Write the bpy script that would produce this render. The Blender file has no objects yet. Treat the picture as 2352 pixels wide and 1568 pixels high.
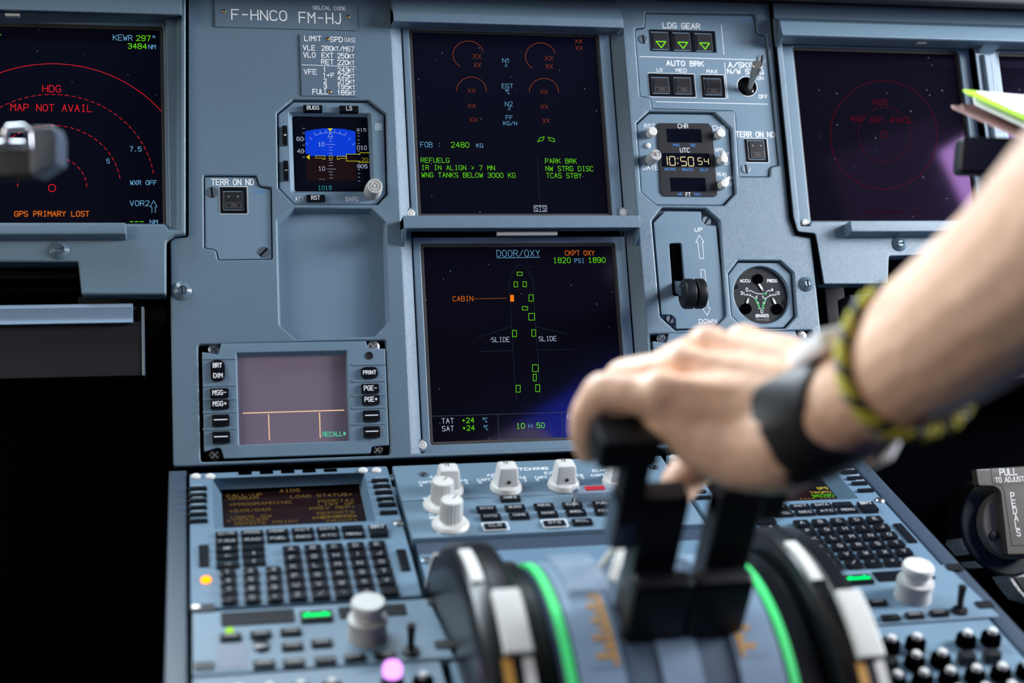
import bpy, bmesh, math, random
from mathutils import Vector, Matrix
from mathutils.geometry import tessellate_polygon
random.seed(7)
S = bpy.context.scene
COL = S.collection
# ------------------------------------------------------------------ camera
CAMLOC = Vector((-0.18128, -1.14271, 0.98768))
CAMROT = Matrix(((0.976034, 0.019948, -0.216701), (-0.217576, 0.070089, -0.973524), (-0.004231, 0.997341, 0.07275)))
FPX = 3266.667
cd = bpy.data.cameras.new('camera'); cam = bpy.data.objects.new('camera', cd); COL.objects.link(cam)
cam.matrix_world = Matrix.Translation(CAMLOC) @ CAMROT.to_4x4()
cd.lens = 50; cd.sensor_width = 36; cd.clip_start = .01
cd.dof.use_dof = True; cd.dof.focus_distance = 1.165; cd.dof.aperture_fstop = 3.4; cd.dof.aperture_blades = 9
S.camera = cam
S.view_settings.view_transform = 'Standard'; S.view_settings.look = 'None'
S.view_settings.gamma = 1; S.view_settings.use_curve_mapping = False
S.view_settings.exposure = 0.0
S.cycles.max_bounces = 6
# ------------------------------------------------------------------ light
w = bpy.data.worlds.new('sky'); S.world = w; w.use_nodes = True
bg = w.node_tree.nodes['Background']; bg.inputs[0].default_value = (.42, .66, 1, 1); bg.inputs[1].default_value = .22
def area(name, loc, target, sx, sy, power, col):
    l = bpy.data.lights.new(name, 'AREA'); l.shape = 'RECTANGLE'; l.size = sx; l.size_y = sy; l.energy = power; l.color = col
    o = bpy.data.objects.new(name, l); COL.objects.link(o); o.location = loc
    o.rotation_euler = (Vector(target) - Vector(loc)).to_track_quat('-Z', 'Y').to_euler()
    return o
area('side_window_daylight', (1.30, -.70, 1.49), (0.05, 0, .95), .55, .42, 15, (.92, .96, 1))
area('forward_side_window_daylight', (1.30, -.36, 1.34), (0.0, 0, 1.0), .36, .40, 28, (.94, .97, 1))
area('captain_window_daylight', (-1.15, -.85, 1.36), (.12, -.5, .92), .7, .45, 8, (1, .92, .82))
area('display_haze_light', (1.30, -1.38, 1.85), (.3, -.2, .9), .24, .34, .10, (.9, .95, 1))  # added light, makes the faint haze mirrored in the right display
area('windshield_daylight', (-.30, .16, 1.58), (.0, -.45, .8), 1.0, .35, 27, (.80, .92, 1))

# ------------------------------------------------------------------ frames
def ray(px, py):
    return CAMROT @ Vector(((px - 1176) / FPX, (784 - py) / FPX, -1))
def W3(px, py, d):
    return CAMLOC + ray(px, py) * d
class Frame:
    def __init__(s, O, U, V, N):
        s.O, s.U, s.V, s.N = Vector(O), Vector(U), Vector(V), Vector(N)
        s.R = Matrix((s.U, s.V, s.N)).transposed()
    def at(s, px, py, h=0):
        d = ray(px, py); o = s.O + s.N * (h / 1000)
        P = CAMLOC + d * ((o - CAMLOC).dot(s.N) / d.dot(s.N)) - s.O
        return (P.dot(s.U) * 1000, P.dot(s.V) * 1000)
    def mat(s, org):
        P = s.O + s.R @ (Vector(org) / 1000)
        return Matrix.Translation(P) @ s.R.to_4x4()
    def P(s, pts, h=0):
        return [s.at(x, y, h) for x, y in pts]
    def rect(s, x0, y0, x1, y1, h=0):          # axis aligned box in the plane from two image corners
        a = s.at(x0, y0, h); b = s.at(x1, y1, h)
        return (min(a[0], b[0]), min(a[1], b[1]), max(a[0], b[0]), max(a[1], b[1]))
t15 = math.radians(15); b19 = math.radians(19)
PF = Frame((0, 0, .98), (1, 0, 0), (0, math.sin(t15), math.cos(t15)), (0, -math.cos(t15), math.sin(t15)))
BF = Frame((-.19907741, -.075, .81682475), (1, 0, 0), (0, math.cos(b19), math.sin(b19)), (0, -math.sin(b19), math.cos(b19)))
WF = Frame((0, 0, 0), (1, 0, 0), (0, 1, 0), (0, 0, 1))
def crop(ox, oy, s): return lambda *a: [(ox + a[i] / s, oy + a[i + 1] / s) for i in range(0, len(a), 2)]

# ------------------------------------------------------------------ materials
MATS = {}
def mat(name, col, rough=.5, metal=0, spec=.5, bump=0, bscale=900, emit=None, es=1, speck=0, tint=None, coat=0, mott=0):
    m = bpy.data.materials.new(name); m.use_nodes = True; nt = m.node_tree; b = nt.nodes['Principled BSDF']
    b.inputs['Base Color'].default_value = (*col, 1); b.inputs['Roughness'].default_value = rough
    b.inputs['Metallic'].default_value = metal; b.inputs['Specular IOR Level'].default_value = spec
    if tint: b.inputs['Specular Tint'].default_value = (*tint, 1)
    if coat: b.inputs['Coat Weight'].default_value = coat; b.inputs['Coat Roughness'].default_value = .08
    if emit: b.inputs['Emission Color'].default_value = (*emit, 1); b.inputs['Emission Strength'].default_value = es
    tc = nt.nodes.new('ShaderNodeTexCoord')
    if bump:
        n = nt.nodes.new('ShaderNodeTexNoise'); n.inputs['Scale'].default_value = bscale; n.inputs['Detail'].default_value = 2
        bp = nt.nodes.new('ShaderNodeBump'); bp.inputs['Strength'].default_value = bump; bp.inputs['Distance'].default_value = .0006
        nt.links.new(tc.outputs['Object'], n.inputs['Vector']); nt.links.new(n.outputs['Fac'], bp.inputs['Height'])
        nt.links.new(bp.outputs['Normal'], b.inputs['Normal'])
        if mott:
            mr = nt.nodes.new('ShaderNodeMixRGB'); mr.inputs[1].default_value = (*[c * (1 - mott) for c in col], 1)
            mr.inputs[2].default_value = (*[min(1, c * (1 + mott)) for c in col], 1)
            cr = nt.nodes.new('ShaderNodeMapRange'); cr.inputs[1].default_value = .35; cr.inputs[2].default_value = .65
            nt.links.new(n.outputs['Fac'], cr.inputs[0]); nt.links.new(cr.outputs[0], mr.inputs[0]); nt.links.new(mr.outputs[0], b.inputs['Base Color'])
    if speck:                                  # sparse dust on glass
        v = nt.nodes.new('ShaderNodeTexVoronoi'); v.inputs['Scale'].default_value = 95
        lt = nt.nodes.new('ShaderNodeMath'); lt.operation = 'LESS_THAN'; lt.inputs[1].default_value = speck
        mr = nt.nodes.new('ShaderNodeMixRGB'); mr.inputs[1].default_value = (*col, 1); mr.inputs[2].default_value = (.16, .17, .22, 1)
        nt.links.new(tc.outputs['Object'], v.inputs['Vector']); nt.links.new(v.outputs['Distance'], lt.inputs[0])
        nt.links.new(lt.outputs[0], mr.inputs[0]); nt.links.new(mr.outputs[0], b.inputs['Base Color'])
    MATS[name] = m
    return m
BLUE = (.112, .176, .236)
mat('panel_paint', BLUE, .27, bump=.5, bscale=2000, mott=.12)
mat('fastener_paint', (.09, .14, .19), .22)
mat('unit_paint', (.130, .206, .278), .42, bump=.15, bscale=2500, mott=.05)
mat('pedestal_paint', (.098, .172, .250), .5, bump=.15, bscale=1500)
mat('placard', (.10, .15, .21), .45, bump=.1, bscale=1500, mott=.06)
mat('body_dark', (.055, .085, .13), .5, bump=.2)
mat('black', (.005, .006, .008), .42, spec=.35, bump=.1)
mat('black_matte', (.0009, .001, .0016), .8, spec=0)
mat('black_gloss', (.005, .0055, .008), .22, spec=.35, coat=.12)
mat('lens_grey', (.016, .016, .019), .35)
mat('black_satin', (.005, .0055, .007), .32, spec=.35)
mat('label_paper', (.20, .23, .29), .6)
mat('charcoal', (.007, .008, .012), .55, spec=.25, bump=.2)
mat('rubber', (.030, .026, .024), .6)
mat('glass_dark', (.0035, .0035, .0075), .06, spec=1.0, speck=.045, tint=(.35, .4, 1))
mat('glass_purple', (.0035, .003, .0065), .05, spec=.28, speck=.05, tint=(.75, .32, 1))
mat('glass_lcd', (.17, .135, .18), .25, bump=.05, bscale=1800, mott=.12)
mat('glass_red', (.012, .005, .006), .15, spec=.3)
mat('glass_navy', (.003, .004, .009), .1, spec=.2)
mat('ink', (.80, .84, .88), .6)
mat('ink_soft', (.34, .36, .38), .6)
mat('ink_blue', (.04, .22, .62), .6)
mat('ink_grey', (.19, .19, .19), .6)
mat('ink_black', (.02, .02, .02), .6)
mat('ink_orange', (.45, .22, .03), .6)
mat('ink_yellow', (.55, .5, .02), .6)
mat('green_band', (.06, .75, .20), .5)
mat('gauge_green', (.02, .30, .08), .5)
mat('knob_white', (.60, .60, .58), .42)
mat('knob_grey', (.42, .42, .41), .42)
mat('steel', (.45, .45, .45), .32, metal=1)
mat('screw_metal', (.20, .25, .30), .38, metal=.8)
mat('brass', (.40, .26, .10), .35, metal=1)
mat('chrome', (.62, .64, .68), .15, metal=1)
mat('toggle_metal', (.42, .38, .33), .35, metal=.9)
mat('clear_plastic', (.30, .38, .48), .3); M_cp = MATS['clear_plastic'].node_tree.nodes['Principled BSDF']; M_cp.inputs['Alpha'].default_value = .4
mat('silver_blue', (.19, .27, .37), .35, bump=.2, bscale=300)
mat('taupe', (.105, .09, .08), .5, bump=.1)
mat('red_cap', (.38, .02, .03), .3)
mat('skin', (.82, .52, .37), .48, bump=.7, bscale=160, mott=.07)
mat('strap', (.012, .012, .014), .5, bump=.3, bscale=500)
mat('cord_yellow', (.42, .38, .03), .7, bump=.6, bscale=500)
mat('paper', (.85, .88, .92), .7)
mat('paper_green', (.42, .78, .03), .6)
mat('card_brown', (.17, .07, .06), .6)
mat('shirt_blue', (.05, .10, .75), .8)
mat('skyblue', (0, 0, 0), .6, spec=0, emit=(.004, .045, .66), es=1)
def em(name, c, s): mat('e_' + name, (0, 0, 0), .6, spec=0, emit=c, es=s)
em('red', (1, .022, .03), .95); em('red_dim', (1, .02, .10), .16); em('red_faint', (1, .05, .2), .035)
em('green', (.18, .95, .01), .9); em('amber', (1, .20, .01), .95); em('amber_dim', (1, .17, .04), .38)
em('cyan', (.20, .56, .90), .8); em('white', (.62, .74, .98), .85); em('yellow', (.8, .72, .02), .8)
em('bluegrey', (.2, .3, .5), .22); em('line_faint', (.2, .26, .5), .12); em('cream', (1, .68, .42), .95)
em('vfd', (1, .84, .45), 1.1); em('mint', (.12, .75, .45), .8); em('teal', (.05, .5, .55), .6); em('led_green', (.0, 1, .18), 1.6); em('led_orange', (1, .22, 0), 4)
em('mcdu', (.75, .5, .12), .27); em('mcdu_bright', (.9, .72, .12), .8); em('violet', (.75, .3, 1), 2.2); em('grn_lamp', (.25, 1, .02), 1.0)
em('lamp_yg', (.45, .9, .05), 1.1); em('blue_dim', (.1, .3, .9), .1)
M = MATS

# ------------------------------------------------------------------ mesh builder (mm, frame coordinates)
def area2(p): return sum(p[i][0] * p[(i + 1) % len(p)][1] - p[(i + 1) % len(p)][0] * p[i][1] for i in range(len(p)))
def ccw(p): return list(p) if area2(p) > 0 else list(p)[::-1]
def offs(p, d):                                  # offset every vertex to the left of the directed loop
    n = len(p); out = []
    for i in range(n):
        a, b, c = Vector(p[i - 1]), Vector(p[i]), Vector(p[(i + 1) % n])
        e1 = (b - a); e2 = (c - b)
        if e1.length < 1e-6 or e2.length < 1e-6: out.append(tuple(b)); continue
        e1.normalize(); e2.normalize()
        n1 = Vector((-e1.y, e1.x)); n2 = Vector((-e2.y, e2.x)); m = n1 + n2
        k = m.dot(n1)
        m = m / max(k, .35)
        out.append((b.x + m.x * d, b.y + m.y * d))
    return out
def rnd(p, r, n=4):                              # fillet the corners of a polygon
    out = []; N = len(p)
    for i in range(N):
        rr = r[i] if isinstance(r, (list, tuple)) else r
        a, b, c = Vector(p[i - 1]), Vector(p[i]), Vector(p[(i + 1) % N])
        u = (a - b); v = (c - b); lu, lv = u.length, v.length
        if rr <= 0 or lu < 1e-6 or lv < 1e-6: out.append(tuple(b)); continue
        u /= lu; v /= lv; cosang = max(-1, min(1, u.dot(v))); th = math.acos(cosang)
        if th > 3.0: out.append(tuple(b)); continue
        d = min(rr / math.tan(th / 2), lu * .48, lv * .48)
        p0, p1 = b + u * d, b + v * d
        for k in range(n + 1):
            t = k / n
            q = p0 * (1 - t) ** 2 + b * 2 * t * (1 - t) + p1 * t * t
            out.append(tuple(q))
    return out
def rbox(r, rad=0, n=4):
    p = [(r[0], r[1]), (r[2], r[1]), (r[2], r[3]), (r[0], r[3])]
    return rnd(p, rad, n) if rad else p
def circ(c, r, n=32, a0=0, a1=360):
    full = abs(a1 - a0 - 360) < 1e-6
    return [(c[0] + r * math.cos(math.radians(a0 + (a1 - a0) * i / (n if full else n - 1))), c[1] + r * math.sin(math.radians(a0 + (a1 - a0) * i / (n if full else n - 1)))) for i in range(n)]
def inset(r, d): return (r[0] + d, r[1] + d, r[2] - d, r[3] - d)
class MB:
    def __init__(s): s.v = []; s.f = []
    def add(s, vs, fs):
        k = len(s.v); s.v += [tuple(v) for v in vs]; s.f += [tuple(i + k for i in f) for f in fs]; return s
    def strip(s, A, B):                          # A, B closed loops of 3-D points; face side to the right of A when B is 'below'
        n = len(A); s.add(list(A) + list(B), [(i, i + n, (i + 1) % n + n, (i + 1) % n) for i in range(n)]); return s
    def fill(s, loops, h, flip=False):
        vs = [(x, y, h) for l in loops for x, y in l]
        tris = tessellate_polygon([[Vector((x, y, 0)) for x, y in l] for l in loops])
        fs = []
        for t in tris:
            a, b, c = [vs[i] for i in t]
            ar = (b[0] - a[0]) * (c[1] - a[1]) - (c[0] - a[0]) * (b[1] - a[1])
            if abs(ar) < 1e-9: continue
            fs.append(tuple(t) if (ar > 0) != flip else tuple(t)[::-1])
        s.add(vs, fs); return s
    def plate(s, outer, holes, h0, h1, b=.8, seg=3, bottom=False):
        loops = [ccw(outer)] + [ccw(x)[::-1] for x in holes]
        tops = []
        for L in loops:
            prev = None
            for k in range(seg + 1):
                t = k / seg * math.pi / 2
                ring = [(x, y, h1 - b * (1 - math.cos(t))) for x, y in offs(L, b * (1 - math.sin(t)))]
                if k == 0: tops.append([(x, y) for x, y, z in ring])
                else: s.strip(prev, ring)
                prev = ring
            s.strip(prev, [(x, y, h0) for x, y in L])
        s.fill(tops, h1)
        if bottom: s.fill(loops, h0, True)
        return s
    def prism(s, poly, h0, h1, b=0):
        if b: return s.plate(poly, [], h0, h1, b, 2, True)
        p = ccw(poly); s.strip([(x, y, h1) for x, y in p], [(x, y, h0) for x, y in p]); s.fill([p], h1); s.fill([p], h0, True); return s
    def box(s, r, h0, h1, b=0, rad=0): return s.prism(rbox(r, rad), h0, h1, b)
    def wall(s, A, hA, B, hB):                   # sloping wall of a recess: A outer/upper loop, B inner/lower loop (same vertex count)
        A = ccw(A)[::-1]; B = ccw(B)[::-1]
        # align starting vertex
        j = min(range(len(B)), key=lambda i: (B[i][0] - A[0][0]) ** 2 + (B[i][1] - A[0][1]) ** 2); B = B[j:] + B[:j]
        s.strip([(x, y, hA) for x, y in A], [(x, y, hB) for x, y in B]); return s
    def lathe(s, c, prof, n=32, sx=1, sy=1, rib=0, cap=True):
        rings = []
        for r, h in prof:
            rings.append([(c[0] + sx * r * math.cos(2 * math.pi * i / n) * (1 - rib * (i % 2)), c[1] + sy * r * math.sin(2 * math.pi * i / n) * (1 - rib * (i % 2)), h) for i in range(n)])
        for A, B in zip(rings, rings[1:]): s.strip(B, A)
        if cap and prof[-1][0] > 1e-3: s.add(rings[-1], [tuple(range(n))])
        return s
    def cyl(s, c, r, h0, h1, b=.3, n=32, rib=0): return s.lathe(c, [(r, h0), (r, h1 - b), (r - b * .3, h1 - b * .3), (r - b, h1)], n, rib=rib)
    def tube(s, pts, rad, n=10, caps=True):       # free 3-D tube, radius per point allowed
        pts = [Vector(p) for p in pts]; rings = []
        up = Vector((.13, .31, .94))
        for i, p in enumerate(pts):
            t = (pts[min(i + 1, len(pts) - 1)] - pts[max(i - 1, 0)]).normalized()
            a = t.cross(up); a = a if a.length > .05 else t.cross(Vector((1, 0, 0))); a.normalize(); bb = t.cross(a)
            r = rad[i] if isinstance(rad, (list, tuple)) else rad
            rings.append([tuple(p + a * r * math.cos(2 * math.pi * k / n) + bb * r * math.sin(2 * math.pi * k / n)) for k in range(n)])
        for A, B in zip(rings, rings[1:]): s.strip(A, B)
        if caps: s.add(rings[0], [tuple(range(n))]); s.add(rings[-1], [tuple(range(n))[::-1]])
        return s
    def xprism(s, prof, u0, u1):                 # profile given in (v,h), swept along u
        p = ccw(prof); n = len(p)
        s.strip([(u1, a, b) for a, b in p], [(u0, a, b) for a, b in p])
        s.add([(u1, a, b) for a, b in p], [tuple(range(n))]); s.add([(u0, a, b) for a, b in p], [tuple(range(n))[::-1]]); return s
    def hexa(s, A, B):                           # 8-corner solid from two quads
        s.add(list(A) + list(B), [(0, 1, 2, 3), (7, 6, 5, 4), (0, 4, 5, 1), (1, 5, 6, 2), (2, 6, 7, 3), (3, 7, 4, 0)]); return s
    def line(s, pts, t, h, closed=False, dash=None, th=.12):
        pts = [Vector(p[:2]) for p in pts]
        if closed: pts.append(pts[0])
        if dash:
            segs = []; acc = 0; on, off = dash
            for a, b in zip(pts, pts[1:]):
                L = (b - a).length; d = (b - a).normalized() if L > 0 else b; q = 0
                while q < L:
                    ph = (acc + q) % (on + off); st = (on - ph) if ph < on else (on + off - ph); st = min(max(st, 1e-3), L - q)
                    if ph < on: segs.append((a + d * q, a + d * (q + st)))
                    q += st + 1e-4
                acc += L
        else: segs = list(zip(pts, pts[1:]))
        for a, b in segs:
            d = b - a
            if d.length < 1e-5: continue
            d.normalize(); n = Vector((-d.y, d.x)) * t / 2; e = d * t * .42 if not dash else d * 0
            a2, b2 = a - e, b + e
            q = [(a2 - n), (b2 - n), (b2 + n), (a2 + n)]
            s.k = (getattr(s, 'k', 0) + 1) % 9
            s.add([(x.x, x.y, h + s.k * .005) for x in q], [(0, 1, 2, 3)])
        return s
    def build(s, name, m, T, parent=None, label=None, sharp=32, bev=0, kind=None):
        me = bpy.data.meshes.new(name); o0 = Vector(T.org)
        me.from_pydata([tuple((Vector(v) - o0) / 1000) for v in s.v], [], s.f)
        bm = bmesh.new(); bm.from_mesh(me); bmesh.ops.remove_doubles(bm, verts=bm.verts, dist=2e-6)
        if bev:
            bmesh.ops.recalc_face_normals(bm, faces=bm.faces)
            bmesh.ops.bevel(bm, geom=[e for e in bm.edges if len(e.link_faces) == 2 and e.calc_face_angle(0) > .5], offset=bev / 1000, segments=2, profile=.5, affect='EDGES', clamp_overlap=True)
        bm.to_mesh(me); bm.free()
        me.materials.append(M[m] if isinstance(m, str) else m); me.shade_smooth(); me.set_sharp_from_angle(angle=math.radians(sharp))
        o = bpy.data.objects.new(name, me); COL.objects.link(o)
        if len(me.polygons) > 8 and m[:2] != 'e_' and m[:3] != 'ink':
            wn = o.modifiers.new('weighted_normal', 'WEIGHTED_NORMAL'); wn.keep_sharp = True
        if T.top is None: T.top = o; o.matrix_world = T.fr.mat(T.org); T.tag(o)
        else: o.parent = parent or T.top
        if label: o['label'] = label
        if kind: o['kind'] = kind
        return o
class Thing:
    def __init__(s, name, label, cat, fr, org, group=None, empty=True, kind=None):
        s.name, s.label, s.cat, s.fr, s.group, s.kind = name, label, cat, fr, group, kind
        s.org = tuple(org) if len(org) == 3 else (*org, 0); s.top = None
        if empty:
            o = bpy.data.objects.new(name, None); COL.objects.link(o); o.empty_display_size = .01
            s.top = o; o.matrix_world = fr.mat(s.org); s.tag(o)
    def tag(s, o):
        if s.kind: o['kind'] = s.kind
        if s.cat: o['category'] = s.cat
        if s.label: o['label'] = s.label
        if s.group: o['group'] = s.group
def solid(name, label, cat, fr, org, mb, m, group=None, kind=None, bev=0):
    T = Thing(name, label, cat, fr, org, group, False, kind); return mb.build(name, m, T, bev=bev)
def dup(root, delta, label=None):
    r = root.copy(); COL.objects.link(r); r.matrix_world = Matrix.Translation(delta) @ root.matrix_world
    if label: r['label'] = label
    for ch in list(root.children):
        c = ch.copy(); COL.objects.link(c); c.parent = r
        for g in list(ch.children):
            d = g.copy(); COL.objects.link(d); d.parent = c
    return r

# ------------------------------------------------------------------ lettering (single-stroke engraving alphabet, 4 x 6 grid)
GL = {'A': '0,0 2,6 4,0;.75,2.2 3.25,2.2', 'B': '0,0 0,6 3,6 4,5 4,4 3,3.2 0,3.2;3,3.2 4,2.3 4,1 3,0 0,0', 'C': '4,5 3,6 1,6 0,5 0,1 1,0 3,0 4,1',
 'D': '0,0 0,6 2.6,6 4,4.6 4,1.4 2.6,0 0,0', 'E': '4,6 0,6 0,0 4,0;0,3 3.3,3', 'F': '4,6 0,6 0,0;0,3 3.3,3', 'G': '4,5 3,6 1,6 0,5 0,1 1,0 3,0 4,1 4,2.8 2.3,2.8',
 'H': '0,0 0,6;4,0 4,6;0,3 4,3', 'I': '1,0 3,0;1,6 3,6;2,0 2,6', 'J': '3.2,6 3.2,1 2.2,0 1,0 0,1', 'K': '0,0 0,6;4,6 0,2.6;1.4,3.6 4,0', 'L': '0,6 0,0 3.8,0',
 'M': '0,0 0,6 2,3 4,6 4,0', 'N': '0,0 0,6 4,0 4,6', 'O': '1.2,0 2.8,0 4,1.2 4,4.8 2.8,6 1.2,6 0,4.8 0,1.2 1.2,0', 'P': '0,0 0,6 3,6 4,5 4,3.8 3,2.8 0,2.8',
 'Q': '1.2,0 2.8,0 4,1.2 4,4.8 2.8,6 1.2,6 0,4.8 0,1.2 1.2,0;2.5,1.5 4,-.2', 'R': '0,0 0,6 3,6 4,5 4,4 3,3 0,3;2.2,3 4,0', 'S': '4,5.1 3,6 1,6 0,5 0,4 1,3.1 3,2.9 4,2 4,1 3,0 1,0 0,.9',
 'T': '0,6 4,6;2,6 2,0', 'U': '0,6 0,1 1,0 3,0 4,1 4,6', 'V': '0,6 2,0 4,6', 'W': '0,6 .8,0 2,4 3.2,0 4,6', 'X': '0,0 4,6;0,6 4,0', 'Y': '0,6 2,3 4,6;2,3 2,0', 'Z': '0,6 4,6 0,0 4,0',
 '0': '1.2,0 2.8,0 4,1.2 4,4.8 2.8,6 1.2,6 0,4.8 0,1.2 1.2,0', '1': '.8,4.8 2,6 2,0;1,0 3,0', '2': '0,5 1,6 3,6 4,5 4,3.8 0,0 4,0', '3': '0,5 1,6 3,6 4,5 4,4 3,3.1 1.5,3.1;3,3.1 4,2.2 4,1 3,0 1,0 0,1',
 '4': '3,0 3,6 0,2 4,2', '5': '4,6 .3,6 0,3.2 1,3.7 3,3.7 4,2.7 4,1 3,0 1,0 0,1', '6': '4,5.2 3,6 1,6 0,5 0,1 1,0 3,0 4,1 4,2.5 3,3.5 1,3.5 0,2.6', '7': '0,6 4,6 1.4,0',
 '8': '1,3.2 0,4.1 0,5.1 1,6 3,6 4,5.1 4,4.1 3,3.2 1,3.2;1,3.2 0,2.3 0,1 1,0 3,0 4,1 4,2.3 3,3.2', '9': '0,.8 1,0 3,0 4,1 4,5 3,6 1,6 0,5 0,3.5 1,2.6 3,2.6 4,3.5',
 '-': '.6,3 3.4,3', '+': '.4,3 3.6,3;2,1.4 2,4.6', '.': '1.8,0 2.2,0 2.2,.4 1.8,.4 1.8,0', ':': '2,1.2 2,1.7;2,4.3 2,4.8', '/': '0,0 4,6', '(': '3,6.5 2,5 2,1 3,-.5', ')': '1,6.5 2,5 2,1 1,-.5',
 '%': '.2,.6 3.8,5.4;.6,4.6 1.3,5.3;2.8,.6 3.5,1.3', '>': '.6,5 3.6,3 .6,1', '<': '3.6,5 .6,3 3.6,1', '*': '.5,1.5 3.5,4.5;.5,4.5 3.5,1.5;2,1 2,5;.3,3 3.7,3', 'o': '1.4,3.6 2.6,3.6 3.2,4.2 3.2,5.4 2.6,6 1.4,6 .8,5.4 .8,4.2 1.4,3.6',
 '=': '.5,2 3.5,2;.5,4 3.5,4', 'x': '.5,.8 3.5,4.2;.5,4.2 3.5,.8', "'": '2,4.6 2,6', '^': '2,6 1,5;2,6 3,5;2,6 2,0', '_': '0,0 4,0', ' ': ''}
NARROW = {'1': .62, 'I': .3, 'J': .85, ' ': .75, '.': .35, ':': .35, '(': .5, ')': .5, "'": .3, '/': .9}
def strokes(ch, smooth):
    out = []
    for st in GL.get(ch, '').split(';'):
        if not st: continue
        p = [tuple(map(float, q.split(','))) for q in st.split()]
        if smooth and len(p) > 2:
            closed = p[0] == p[-1]; q = []
            P = p[:-1] if closed else p; n = len(P)
            for i in range(n):
                if not closed and i in (0, n - 1): q.append(P[i]); continue
                a, b, c = Vector(P[i - 1]), Vector(P[i]), Vector(P[(i + 1) % n])
                if (b - a).angle(c - b) < 1.0:
                    q.append(tuple(b + (a - b) * min(.45, 1.2 / (a - b).length))); q.append(tuple(b + (a - b) * .12 + (c - b) * .12)); q.append(tuple(b + (c - b) * min(.45, 1.2 / (c - b).length)))
                else: q.append(tuple(b))
            if closed: q.append(q[0])
            p = q
        out.append(p)
    return out
def text(mb, fr, s, x0, y0, x1, y1, h, t=.28, mono=False, smooth=True):
    """s fills the picture box x0..x1, y0 (cap top at left end)..y1 (baseline at left end) on the plane at height h; t stroke width in mm"""
    a = fr.at(x0, y0, h); b = fr.at(x0, y1, h); c = fr.at(x1, y1, h)
    text_uv(mb, s, min(a[0], b[0]) if 0 else (a[0] + b[0]) / 2, b[1], c[0] - b[0], a[1] - b[1], h, t, mono, smooth)
def text_uv(mb, s, u, v, wd, ht, h, t, mono=False, smooth=True, rot=None):
    gap = 1.55
    adv = [(4 if mono else 4 * NARROW.get(c, 1)) + gap for c in s]; tot = sum(adv) - gap; sx = wd / tot; sy = ht / 6; cx = 0
    for c, ad in zip(s, adv):
        w4 = ad - gap; dx = (w4 - 4) / 2 if c in 'I1.:()' + "'" else 0
        if c in NARROW and c in '1I' and not mono: dx = (w4 - 4) / 2
        for p in strokes(c, smooth):
            if c == 'I' and not mono and len(p) == 2 and p[0][1] == p[1][1]: continue
            if c == '1' and not mono and len(p) == 2 and p[0][1] == 0 and p[1][1] == 0: continue
            pts = [(u + (cx + dx + x) * sx, v + y * sy) for x, y in p]
            if rot: pts = [rot(q) for q in pts]
            mb.line(pts, t, h)
        cx += ad

# shared small parts
def slot_screw(T, c, r, h, ang=0, m='screw_metal', parent=None):
    d = MB().cyl(c, r, h - 2.2, h + .02, .2, 28); o = d.build('screw', 'black', T, parent)
    mb = MB(); ca, sa = math.cos(math.radians(ang)), math.sin(math.radians(ang)); rr = r * .86
    for sgn in (0, 180):
        arc = circ((0, 0), rr, 16, sgn + 8, sgn + 172); arc = [(x, y + (.09 * r if sgn == 0 else -.09 * r)) for x, y in arc]
        mb.prism([(c[0] + x * ca - y * sa, c[1] + x * sa + y * ca) for x, y in arc], h - .3, h + .5, .2)
    mb.build('screw_head', m, T, o)
    return o
def cross_screw(T, c, r, h, m='black', mm='ink_grey'):
    o = MB().lathe(c, [(r, h - 1), (r, h + .3), (r * .8, h + .9), (r * .4, h + 1.1)], 24).build('screw', m, T)
    MB().line([(c[0] - r * .5, c[1] - r * .5), (c[0] + r * .5, c[1] + r * .5)], r * .2, h + 1.15).line([(c[0] - r * .5, c[1] + r * .5), (c[0] + r * .5, c[1] - r * .5)], r * .2, h + 1.15).build('cross_slot', mm, T, o)
    return o
def fastener(T, c, r, h, ang=0):
    o = MB().lathe(c, [(r, h), (r * .97, h + .9), (r * .48, h + 3.0), (r * .42, h + 1.6), (.1, h + 1.6)], 36).build('fastener', 'fastener_paint', T)
    mb = MB(); q = r * .36; ca, sa = math.cos(math.radians(ang)), math.sin(math.radians(ang))
    for sgn in (0, 180):
        arc = [(x, y + (.16 * q if sgn == 0 else -.16 * q)) for x, y in circ((0, 0), q, 14, sgn + 10, sgn + 170)]
        mb.prism([(c[0] + x * ca - y * sa, c[1] + x * sa + y * ca) for x, y in arc], h + 1.5, h + 2.7, .15)
    mb.build('fastener_head', 'screw_metal', T, o)
# ------------------------------------------------------------------ picture-coordinate converters for reading positions off the panel planes
cA = crop(0, 0, 2.8); cB = crop(380, 0, 2.529); cC = crop(880, 0, 2.8); cD = crop(1420, 0, 3.136); cE = crop(0, 480, 2.529)
cF = crop(420, 460, 2.45); cG = crop(900, 480, 2.613); cH = crop(1420, 450, 3.919); cI = crop(380, 1040, 2.97); cJ = crop(900, 1020, 2.862)
cK = crop(1300, 960, 2.236); cM = crop(1752, 0, 2.45)
def pr(c, a, h=0, fr=PF):                       # rect in frame from crop numbers
    (x0, y0), (x1, y1) = c(*a); return fr.rect(x0, y0, x1, y1, h)
def pp(c, a, h=0, fr=PF): return fr.P(c(*a), h)
def tx(mb, c, s, a, h, t=.28, mono=False, smooth=True, fr=PF):
    (x0, y0), (x1, y1) = c(*a); text(mb, fr, s, x0, y0, x1, y1, h, t, mono, smooth)
def ell(c, cx, cy, rx, ry, a0, a1, h, n=60, fr=PF):
    f = []
    for i in range(n + 1):
        a = math.radians(a0 + (a1 - a0) * i / n); f += [cx + rx * math.cos(a), cy - ry * math.sin(a)]
    return fr.P(c(*f), h)

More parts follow.
